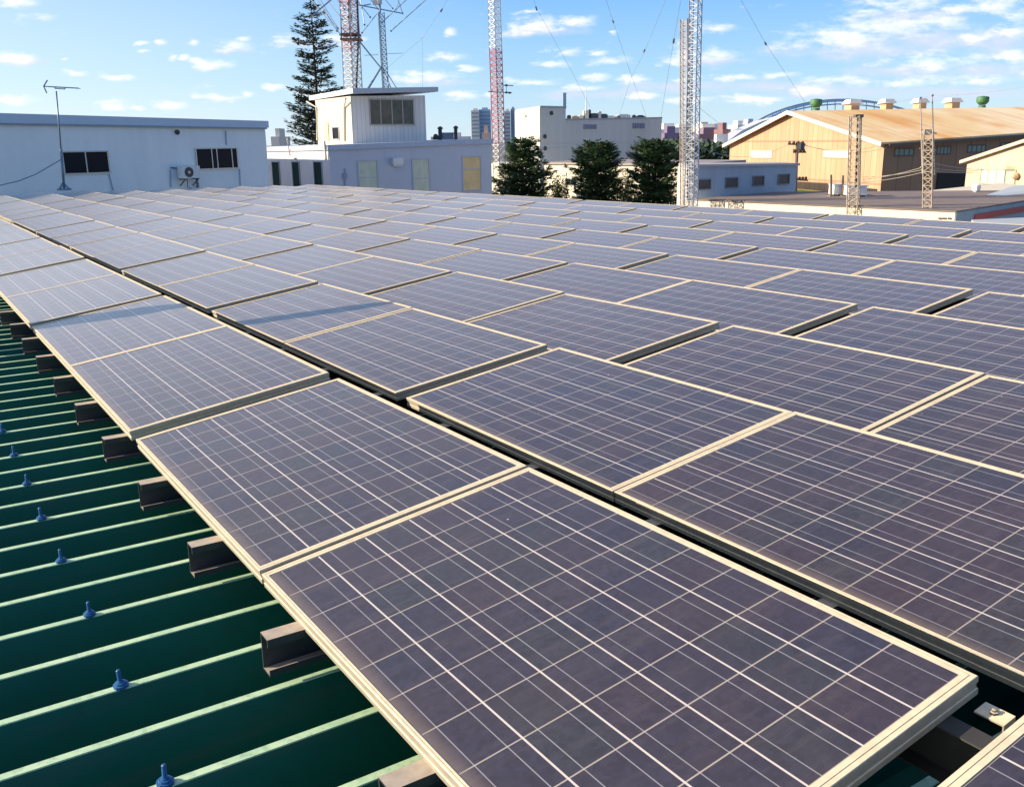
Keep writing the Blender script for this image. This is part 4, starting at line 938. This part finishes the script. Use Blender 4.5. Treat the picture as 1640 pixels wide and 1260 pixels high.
# white tanks on the brown roof in front of the gable
def tank(u0, v0, u1, v1, D, label):
    a, b_ = P(u0, v1, D), P(u1, v0, D); root = thing('white_cabinet', Vector(((a.x + b_.x) / 2, D, zr_ + .02)), label, 'cabinet'); h = b_.z - zr_ - .02; w = b_.x - a.x
    mb = MB(); mb.box(Vector(((a.x + b_.x) / 2, D, zr_ + .06 + h / 2)), w, .8, h - .08); mb.build('body', WHITE, root)
    mb = MB(); mb.box(Vector(((a.x + b_.x) / 2, D, b_.z + .02)), w + .06, .86, .05); mb.build('lid', plain('lid_grey', (.6, .62, .64), .5), root)
    mb = MB()
    for s in (-1, 1): mb.box(Vector(((a.x + b_.x) / 2 + s * w * .4, D, zr_ + .05)), .08, .7, .08)
    mb.build('foot', DKMET, root)
tank(1331, 296, 1350, 312, 47.5, 'white cabinet on the brown roof, between two short posts')
tank(1355, 298, 1384, 314, 46.5, 'white cabinet on the brown roof behind the first cream pylon')
for i, (u, v0) in enumerate(((1331, 280), (1350, 281))):
    b_ = P(u, 313, 46.9); mb = MB(); mb.box(Vector((b_.x, b_.y, zr_ + .05)), .2, .2, .06); mb.bar(Vector((b_.x, b_.y, zr_ + .05)), P(u, v0, 46.9), .09)
    tag(mb.build('roof_post', plain('post_tan', (.30, .22, .15), .7)), ('short brown post left of the small white cabinet', 'short brown post right of the small white cabinet')[i], 'post')
mb = MB(); b_ = P(1416, 322, 44); 

# ------------------------------------------------------------------ orange warehouse
g0, gL = XY(P(1414, 260, 95)), XY(P(1168, 260, 131)); wgF = Wall(gL, g0)
sd = Vector((-(g0 - gL).y, (g0 - gL).x, 0)).normalized()
if sd.x < 0: sd = -sd
LW = 78.; g1, gLb = g0 + sd * LW, gL + sd * LW
wh = thing('warehouse', (g0.x, g0.y, 0), 'big old warehouse with orange sheet gable and rust streaked tan roof', 'warehouse')
ze0, zeL = wgF.at(1416, 230).z, wgF.at(1169, 233).z; gm = (g0 + gL) / 2; zrg = wgF.at(1271, 181).z
um = wgF.rect(1270, 180, 1272, 200)[0]; gm = gL + wgF.d * um
wS = Wall(g0, g1); zeR = wS.at(1640, 214.5).z; LE = (XY(wS.at(1640, 214)) - g0).length
ze1 = ze0 + (zeR - ze0) * LW / LE
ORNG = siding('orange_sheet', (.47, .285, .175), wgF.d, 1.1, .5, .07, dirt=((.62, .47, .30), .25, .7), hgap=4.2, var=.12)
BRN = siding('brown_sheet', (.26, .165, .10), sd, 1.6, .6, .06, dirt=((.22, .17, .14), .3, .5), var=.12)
rT = next(i * .1 for i in range(3000) if proj(Vector(((gm + sd * i * .1).x, (gm + sd * i * .1).y, zrg)))[0] > 1640)
qT = gm + sd * rT; zr1 = zrg + (P(1640, 175, qT.y).z - zrg) * LW / rT
gmb = gm + sd * LW
mb = MB(); mb.add([Vector((gL.x, gL.y, 0)), Vector((g0.x, g0.y, 0)), Vector((g0.x, g0.y, ze0)), Vector((gm.x, gm.y, zrg)), Vector((gL.x, gL.y, zeL))], [(0, 1, 2, 3, 4)])
mb.build('gable_wall', ORNG, wh)
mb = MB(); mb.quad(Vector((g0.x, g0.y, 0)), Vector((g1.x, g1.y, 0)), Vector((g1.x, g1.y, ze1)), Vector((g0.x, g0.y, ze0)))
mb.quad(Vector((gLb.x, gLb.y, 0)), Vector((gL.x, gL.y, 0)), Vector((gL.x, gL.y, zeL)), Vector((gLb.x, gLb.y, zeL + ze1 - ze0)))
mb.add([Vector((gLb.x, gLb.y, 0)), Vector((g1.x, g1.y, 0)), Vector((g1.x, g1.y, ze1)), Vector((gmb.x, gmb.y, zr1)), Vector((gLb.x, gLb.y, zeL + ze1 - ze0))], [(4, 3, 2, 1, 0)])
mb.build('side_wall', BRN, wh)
def roofmat():
    mt, t, b = nodes_of('rust_streaked_roof'); co = objco(t)
    # streaks run down the slope, along the gable direction
    mp = t.nodes.new('ShaderNodeMapping'); ang = math.atan2(wgF.d.y, wgF.d.x); mp.vector_type = 'POINT'; mp.inputs['Rotation'].default_value = (0, 0, -ang); t.links.new(co, mp.inputs[0])
    n1 = nnoise(t, mp.outputs[0], 1., 6, .65, (.045, .24, .1)); n2 = nnoise(t, mp.outputs[0], 1., 5, .7, (.03, .9, .2)); n3 = nnoise(t, mp.outputs[0], 1., 4, .6, (.05, .08, .1))
    c = nmix(t, nramp(t, n1.outputs['Fac'], .46, .66), (.72, .54, .29), (.64, .34, .11))
    c = nmix(t, nramp(t, n3.outputs['Fac'], .48, .62, 0, .8), c, (.80, .68, .48))
    c = nmix(t, nramp(t, n2.outputs['Fac'], .5, .72, 0, .6), c, (.55, .22, .08))
    c = nmix(t, nramp(t, n2.outputs['Fac'], .25, .42, .5, 0), c, (.76, .66, .50))
    t.links.new(c, b.inputs['Base Color']); b.inputs['Roughness'].default_value = .7
    return mt
ov = .7; th_ = .18
dR = (g0 - gm).normalized(); dL = (gL - gm).normalized()
def up(q, z): return Vector((q.x, q.y, z))
sR = (ze0 - zrg) / (g0 - gm).length; sL = (zeL - zrg) / (gL - gm).length
mb = MB(); f0 = -sd * ov
ra = [up(gm + f0, zrg + .05), up(gmb, zr1 + .05), up(g1 + dR * ov, ze1 + .05 + sR * ov), up(g0 + dR * ov + f0, ze0 + .05 + sR * ov)]
rb = [up(gm + f0, zrg + .05), up(gmb, zr1 + .05), up(gLb + dL * ov, zeL + ze1 - ze0 + .05 + sL * ov), up(gL + dL * ov + f0, zeL + .05 + sL * ov)]
for rr_ in (ra, rb): mb.hexa(rr_, [q + Vector((0, 0, th_)) for q in rr_])
fix_normals(mb.build('roof', roofmat(), wh))
mb = MB(); vf = -sd * (ov + .08)
mb.bar(up(gm + vf, zrg + .06), up(g0 + dR * ov + vf, ze0 + .06 + sR * ov), .12, .42); mb.bar(up(gm + vf, zrg + .06), up(gL + dL * ov + vf, zeL + .06 + sL * ov), .12, .42)
fix_normals(mb.build('bargeboard', plain('cream_bargeboard', (.74, .66, .54), .6), wh))
mb = MB(); mb.bar(up(g0 + dR * (ov + .1), ze0 - .02 + sR * ov), up(g1 + dR * (ov + .1), ze1 - .02 + sR * ov), .25, .25); fix_normals(mb.build('gutter', plain('gutter_dark', (.10, .085, .08), .6), wh))
PALE = plain('pale_sheet_window', (.80, .80, .74), .5, var=.05)
for (a, b_, c_, d_) in ((1202, 240.5, 1237, 253.5), (1318.5, 240, 1364, 253.5)): window(wh, wgF, a, b_, c_, d_, PALE, plain('orange_frame', (.5, .36, .24), .6), (.5,), .1, 'pale sheeted window in the orange gable')
GRN = plain('green_glazing', (.20, .27, .25), .3, var=.25, scale=1)
for (a, b_, c_, d_) in ((1432, 237, 1464, 250.5), (1500, 234, 1523, 248), (1549, 231.5, 1579, 245), (1602, 228, 1632, 241)): window(wh, wS, a, b_, c_, d_, GRN, plain('side_frame', (.12, .10, .09), .6), (.25, .5, .75), .12)
mb = MB(); x0, x1, z0, z1_ = wS.rect(1498, 277, 1548, 330); wS.slab(mb, x0, x1, 0, z1_, -.05, .1); fix_normals(mb.build('door', plain('black_doorway', (.02, .02, .022), .8), wh))
mb = MB(); x0, x1, z0, z1_ = wgF.rect(1386, 302, 1404, 330); wgF.slab(mb, x0, x1, 0, z1_, -.02, .08); fix_normals(mb.build('door', plain('black_doorway', (.02, .02, .022), .8), wh))
for i in range(1, 4):
    xx = LW * i / 4.6; mb = MB(); wS.slab(mb, xx - .15, xx + .15, 0, ze0 + (ze1 - ze0) * i / 4.6 - .05, .0, .2); fix_normals(mb.build('side_post', plain('post_dark', (.07, .06, .055), .7), wh))
# ridge ventilators
VG = plain('green_ventilator_paint', (.045, .17, .07), .6, var=.3, dirt=((.14, .16, .10), 3, .6, (1, 1, 1))); VW = plain('pale_hood', (.72, .66, .60), .6, var=.1); VT = plain('tan_ventilator', (.50, .33, .20), .7, var=.15)
def ridge_pt(u):
    best = None
    for i in range(0, 1300):
        q = gm + sd * (i * .06); pr = proj(up(q, zrg + (zr1 - zrg) * i * .06 / LW))
        if best is None or abs(pr[0] - u) < best[0]: best = (abs(pr[0] - u), q, i * .06)
    return up(best[1], zrg + (zr1 - zrg) * best[2] / LW + .15), best[1].y
for i, (u, w, green) in enumerate(((1306, 18, 1), (1364, 23, 0), (1419, 20, 0), (1472, 20, 0), (1524, 22, 0), (1572, 18, 1))):
    q, DD = ridge_pt(u); s = DD / FPX; wd = w * s
    root = thing('roof_ventilator', q, ('green mushroom ventilator at the left end of the warehouse ridge', 'white hooded ventilator on the warehouse ridge, leftmost of the four white ones', 'white hooded ventilator second from left of the four white ones on the ridge', 'white hooded ventilator third from left, behind the pylon pipe mast', 'white hooded ventilator nearest the right green ventilator on the ridge', 'green mushroom ventilator toward the right end of the warehouse ridge')[i], 'ventilator', 'ventilators along the warehouse ridge')
    if green:
        h = 20 * s
        mb = MB(); mb.lathe(q - Vector((0, 0, .3)), [(wd * .34, 0), (wd * .30, h * .3), (wd * .26, h * .42)], 16); mb.build('base', VG, root, True)
        mb = MB(); mb.lathe(q + Vector((0, 0, h * .26)), [(wd * .26, 0), (wd * .46, h * .18), (wd * .5, h * .26), (wd * .5, h * .52), (wd * .44, h * .6), (.05, h * .66)], 18); mb.build('cap', VG, root, True)
    else:
        h = 16 * s
        mb = MB(); mb.box(q + Vector((0, 0, h * .25)), wd * .6, wd * .8, h * .75 + .3, sd, wgF.d); mb.build('base', VT, root)
        mb = MB(); X, Y = sd * wd * .5, wgF.d * wd * .55
        mb.hexa([q - X - Y + Vector((0, 0, h * .6)), q + X - Y + Vector((0, 0, h * .6)), q + X + Y + Vector((0, 0, h * .6)), q - X + Y + Vector((0, 0, h * .6))],
                [q - X * .7 - Y * .6 + Vector((0, 0, h)), q + X * .7 - Y * .6 + Vector((0, 0, h)), q + X * .7 + Y * .6 + Vector((0, 0, h)), q - X * .7 + Y * .6 + Vector((0, 0, h))]); fix_normals(mb.build('cap', VW, root))

# small gabled shed on the right
r0, r1 = XY(P(1547, 280, 70)), XY(P(1720, 280, 62)); rw = Wall(r0, r1)
rs_ = thing('gabled_shed', (r0.x, r0.y, 0), 'small tan gabled shed with pale windows at the right edge', 'shed')
L_ = (r1 - r0).length; ze, zg = rw.at(1549, 259).z, rw.at(1640, 231.5).z; xg = rw.rect(1640, 230, 1642, 232)[0]; zp = ze + (zg - ze) * 1.0
RT = siding('tan_sheet', (.62, .48, .33), rw.d, .9, .8, .06, dirt=((.68, .58, .44), .3, .6), hgap=3.1)
mb = MB(); bk = -rw.n * 14; xr = xg * 1.35; zp = ze + (zg - ze) * 1.35
ring_ = [rw.pt(0, 0), rw.pt(2 * xr, 0), rw.pt(2 * xr, ze), rw.pt(xr, zp), rw.pt(0, ze)]
mb.hexa(ring_, [q + bk for q in ring_]); fix_normals(mb.build('wall', RT, rs_))
mb = MB()
for (xa, za_, xb, zb2) in ((-.4, ze - .2, xr, zp + .05), (xr, zp + .05, 2 * xr + .4, ze - .2)):
    q = [rw.pt(xa, za_ + .06, .35), rw.pt(xb, zb2 + .06, .35), rw.pt(xb, zb2 + .06, -14.2), rw.pt(xa, za_ + .06, -14.2)]; mb.hexa(q, [w + Vector((0, 0, .22)) for w in q])
fix_normals(mb.build('roof', plain('shed_tan_roof', (.66, .54, .40), .6), rs_))
window(rs_, rw, 1570, 271, 1627, 296, plain('pale_green_glass', (.66, .72, .60), .4, var=.08), plain('shed_frame', (.3, .36, .24), .6), (.22, .46, .7), .08)
mb = MB(); mb.lathe(rw.at(1629, 282), [(.22, 0), (.24, .2), (.1, .35)], 10, rw.n); mb.build('lamp_hood', VT, rs_)
# cream low wall and pale roof in front of it
lw = thing('low_shed', P(1472, 318, 46), 'low cream shed with pale sloping roof before the small gabled shed', 'shed')
a_, b_, c_, d_ = P(1470, 313, 50), P(1580, 316, 45), P(1760, 300, 50), P(1610, 296, 58)
lw.location = Vector((a_.x, a_.y, 0))
mb = MB(); tops4 = [a_, b_, P(1770, 322, 46), P(1680, 300, 56)]
zc_ = zr_ + .35
mb.hexa([up(q, 0) for q in (a_, b_, P(1770, 322, 46), P(1600, 300, 58))], [up(q, P(1525, 312, 47).z) for q in (a_, b_, P(1770, 322, 46), P(1600, 300, 58))]); fix_normals(mb.build('wall', plain('cream_fascia', (.7, .6, .46), .7), lw))
mb = MB(); rq = [P(1578, 313, 45.5), P(1770, 316, 46.5), P(1770, 292, 55), P(1626, 297, 55)]
mb.hexa([q - Vector((0, 0, .1)) for q in rq], rq); fix_normals(mb.build('roof', plain('pale_sheet_roof', (.46, .52, .55), .5, var=.08), lw))
mb = MB(); q = P(1563, 306, 49); mb.lathe(up(q, P(1563, 313, 49).z - .1), [(.12, 0), (.1, .3), (.2, .34), (.22, .6), (.1, .68)], 10); mb.build('roof_vent', WHITE, lw)

# ------------------------------------------------------------------ utility pole with cross-arm before the gable
D = 62; pb0 = P(1275, 330, D); pb0.z = 0; pt0 = P(1277, 228, D)
up_ = thing('utility_pole', pb0, 'brown utility pole with crossarms and transformer before the orange gable', 'utility pole')
WOOD = plain('pole_wood', (.14, .10, .075), .8, var=.2)
mb = MB(); mb.tube([pb0, pt0], .15, 8, .10); mb.build('pole', WOOD, up_, True)
for (u0, v0, u1, v1) in ((1262, 231, 1290, 232), (1270, 244, 1291, 244), (1274, 288, 1294, 289)):
    mb = MB(); mb.bar(P(u0, v0, D), P(u1, v1, D), .10)
    for i in range(4): q = P(u0 + (u1 - u0) * (i + .3) / 4, v0, D); mb.lathe(q, [(.05, 0), (.09, .05), (.09, .16), (.03, .2)], 8)
    mb.build('cross_arm', WOOD, up_)
mb = MB(); q = P(1283, 235, D); mb.lathe(q - Vector((0, 0, .25)), [(.2, 0), (.24, .06), (.24, .45), (.16, .52)], 10); mb.build('transformer', DKMET, up_)
for i, (v0, v1) in enumerate(((231, 236), (232, 229))):
    wire('power_line', sag(P(1284, v0, D), P(1420, v1, 80), .5), .02, ('lower thin wire crossing the orange gable from the utility pole', 'upper thin wire crossing the orange gable from the utility pole')[i], None, 'power line')
wire('power_line', sag(P(1264, 231, D), P(1130, 240, 60), .6), .018, 'thin wire running left from the utility pole past the gable edge', None, 'power line')
# long yellow-green tarpaulin strip along the gable foot
mb = MB(); x0, x1, z0, z1_ = wgF.rect(1275, 303, 1330, 306.5); wgF.slab(mb, x0, x1, z0, z1_, 1.0, 2.2); wgF.slab(mb, x0 + .2, x1 - .2, 0, z0 - .003, 1.1, 2.1)
fix_normals(tag(mb.build('low_bench', plain('yellow_green_tarp', (.55, .56, .12), .7)), 'low yellow green covered stack along the foot of the orange gable', 'stack'))

# ------------------------------------------------------------------ far skyline
def far_block(u0, u1, v0, D, col, label, dep=20, v1=None, cat='building', name='far_building', stripes=True):
    a, b_ = P(u0, 225, D), P(u1, 225, D); root = thing(name, Vector(((a.x + b_.x) / 2, D, 0)), label, cat, None); z = P((u0 + u1) / 2, v0, D).z; w = b_.x - a.x
    mm = plain('far_paint_%d_%d_%d' % tuple(int(c * 100) for c in col), col, .7, var=.08, scale=.05)
    mb = MB(); mb.box(Vector(((a.x + b_.x) / 2, D + dep / 2, z / 2)), w, dep, z); mb.build('wall', mm, root)
    mb = MB(); mb.box(Vector(((a.x + b_.x) / 2, D + dep / 2, z + 1.0)), w * .5, dep * .5, 2.0); mb.build('roof_house', mm, root)
    if stripes:
        mb = MB(); n = max(2, int((z - HC * 0) / 3.4)); z_ = z - 2.4
        while z_ > 2:
            mb.box(Vector(((a.x + b_.x) / 2, D - .05, z_)), w * .9, .1, 1.3); z_ -= 3.4
        mb.build('window', plain('far_glass', (.26, .31, .38), .5), root)
    return root
far_block(755.5, 768, 177, 900, (.62, .62, .58), 'pale far tower block, left half of the pair by the red tower', 30)
far_block(768, 786, 175.5, 915, (.34, .48, .66), 'blue glassy far tower block next to the red and white tower', 34)
far_block(808.5, 818, 178, 930, (.66, .64, .58), 'cream far tower block between the red tower and pale factory block', 26)
far_block(818.5, 826, 174.5, 945, (.30, .38, .50), 'grey blue far tower block touching the pale factory block', 26)
far_block(772, 784, 213, 260, (.62, .42, .34), 'small pinkish far house at the foot of the red tower', 12, stripes=False)
far_block(1058, 1092, 207, 330, (.70, .68, .66), 'long white roofed far building left of the mast pair', 22)
far_block(1064, 1090, 213, 300, (.16, .12, .22), 'dark purple far building left of the mast pair', 12)
far_block(1120, 1142, 203, 420, (.55, .47, .38), 'tan far apartment block just right of the mast pair', 20)
far_block(1118, 1158, 208, 330, (.72, .68, .64), 'white far building with flat roof right of the mast pair', 18)
far_block(1120, 1156, 214.5, 310, (.20, .15, .20), 'dark maroon far building right of the mast pair', 12)
far_block(1142, 1162, 204, 520, (.48, .52, .58), 'grey far apartment block behind the white far building', 24)
far_block(1157, 1170, 207, 300, (.22, .12, .13), 'dark red far building beside the white ramp', 14)
far_block(1180, 1196, 200, 480, (.66, .66, .66), 'white far block left of the bridge arch', 20)
far_block(1196, 1212, 196, 560, (.34, .42, .54), 'blue grey far block below the left end of the bridge arch', 20)
far_block(1206, 1222, 204, 430, (.7, .68, .64), 'low white far block below the bridge arch', 16)
far_block(1080, 1118, 204, 700, (.5, .55, .62), 'hazy blue far block behind the mast pair', 30)
far_block(434, 447, 219, 240, (.66, .6, .55), 'small cream far house between the white and the grey building', 12, stripes=False)
far_block(690, 752, 219, 500, (.55, .55, .58), 'low grey far roofline right of the penthouse', 20)
for i in range(9):
    u = 1060 + i * 18 + rnd.uniform(-4, 4)
    far_block(u, u + rnd.uniform(8, 15), rnd.uniform(209, 214), 800 + 30 * i, rnd.choice([(.5, .52, .56), (.62, .6, .58), (.4, .45, .52)]), 'tiny hazy far building on the skyline, %s from the pale block' % ORD[i], 14, stripes=False)
# dark tree line
tl = MB(); rg = random.Random(21)
for i in range(5200):
    u = rg.uniform(1052, 1176); D = rg.uniform(170, 230); v = rg.uniform(236, 262) if u > 1120 else rg.uniform(232, 262); c = P(u, v, D)
    if c.z < .3: c.z = rg.uniform(.3, 3)
    dd = Vector((rg.gauss(0, 1), rg.gauss(0, 1), rg.gauss(.2, .8))).normalized(); spray(tl, c, dd, rg.uniform(.9, 2.0), rg.uniform(.3, .7), rg)
tag(tl.build('tree_line', leafmat('tree_line_leaves', (.02, .045, .03), (.05, .09, .045))), 'dark green line of far trees beyond the mast pair', 'trees', kind='stuff')
# far white ramp / elevated road
mb = MB(); rp_ = [P(1122, 248, 250), P(1140, 240, 260), P(1160, 228, 275), P(1180, 213, 300), P(1215, 197, 340), P(1262, 186, 380)]
for a, b_ in zip(rp_, rp_[1:]): mb.bar(a, b_, 3.0, 1.3)
rr2 = thing('elevated_ramp', up(rp_[2], 0), 'white elevated ramp climbing toward the blue bridge arch', 'ramp'); mb.build('deck', plain('ramp_white', (.78, .78, .78), .6), rr2)
for q in rp_[1:]:
    mb = MB(); mb.bar(up(q, 0), up(q, q.z - .7), 1.4, 1.4); mb.build('pier', plain('pier_grey', (.5, .5, .5), .7), rr2)
mb = MB(); mb.box(P(1154, 236, 268), 3.2, 3, 7); tag(mb.build('white_tank', WHITE), 'small upright white block under the elevated ramp', 'tank')
# far blue tied-arch bridge
D = 520; BB = plain('bridge_blue', (.30, .44, .62), .5, var=.1)
br = thing('arch_bridge', up(P(1300, 200, D), 0), 'blue steel arch bridge rising behind the orange warehouse', 'bridge')
arch = []
for i in range(25):
    t_ = i / 24; u = 1200 + 300 * t_; v = 205 - 45 * (1 - (2 * t_ - 1) ** 2) ** .8; arch.append((u, v))
for off, Dd in ((0, 0), (1, 22)):
    mb = MB()
    for (a, b_) in zip(arch, arch[1:]): mb.bar(P(a[0] + off * 6, a[1] + off * 1.5, D + Dd), P(b_[0] + off * 6, b_[1] + off * 1.5, D + Dd), 0.9, 1.0)
    mb.build('arch_rib', BB, br)
mb = MB()
for (a, b_) in zip(arch, arch[1:]): mb.bar(P(a[0], a[1] + 7, D), P(b_[0], b_[1] + 7, D), .7, .7)
mb.build('lower_chord', BB, br)
mb = MB(); mb.bar(P(1190, 206, D + 10), P(1510, 198, D + 10), 20, 2.2); mb.build('deck', BB, br)
for i in range(2, 23, 1):
    u, v = arch[i]; mb = MB(); mb.bar(P(u, v, D), P(u, 204, D), .35); mb.build('hanger', BB, br)
for u in (1202, 1498): 
    mb = MB(); q = P(u, 206, D + 10); mb.bar(up(q, 0), up(q, q.z), 14, 6); mb.build('pier', plain('pier_grey', (.5, .5, .5), .7), br)

# ------------------------------------------------------------------ unseen post added and shaped to cast the shadow on the first two rows
tipw = P(590, 487, 6.9)
g_ = Vector((-4.28, 6.80, 0)) - BASE; M2 = Matrix(((EXv.x, EYr.x), (EXv.y, EYr.y))).inverted()
sx_ = M2 @ Vector((g_.x, g_.y)); base_ = RP(sx_.x, sx_.y, RTOP)
st_ = thing('shadow_post', base_, 'unseen grey upright post on the green roof left of the panels, added to cast a shadow', 'shadow caster')
Hs = 1.57
mb = MB(); mb.lathe(base_ - Vector((0, 0, .16)), [(.24, 0), (.24, .18), (.15, .22), (.15, Hs * .66), (.12, Hs * .70)], 16); mb.build('pipe', GALV, st_, True)
mb = MB(); mb.lathe(base_ + Vector((0, 0, Hs * .5)), [(.09, 0), (.09, Hs * .44), (.06, Hs * .49), (.01, Hs * .54)], 12); mb.build('top_pipe', GALV, st_, True)
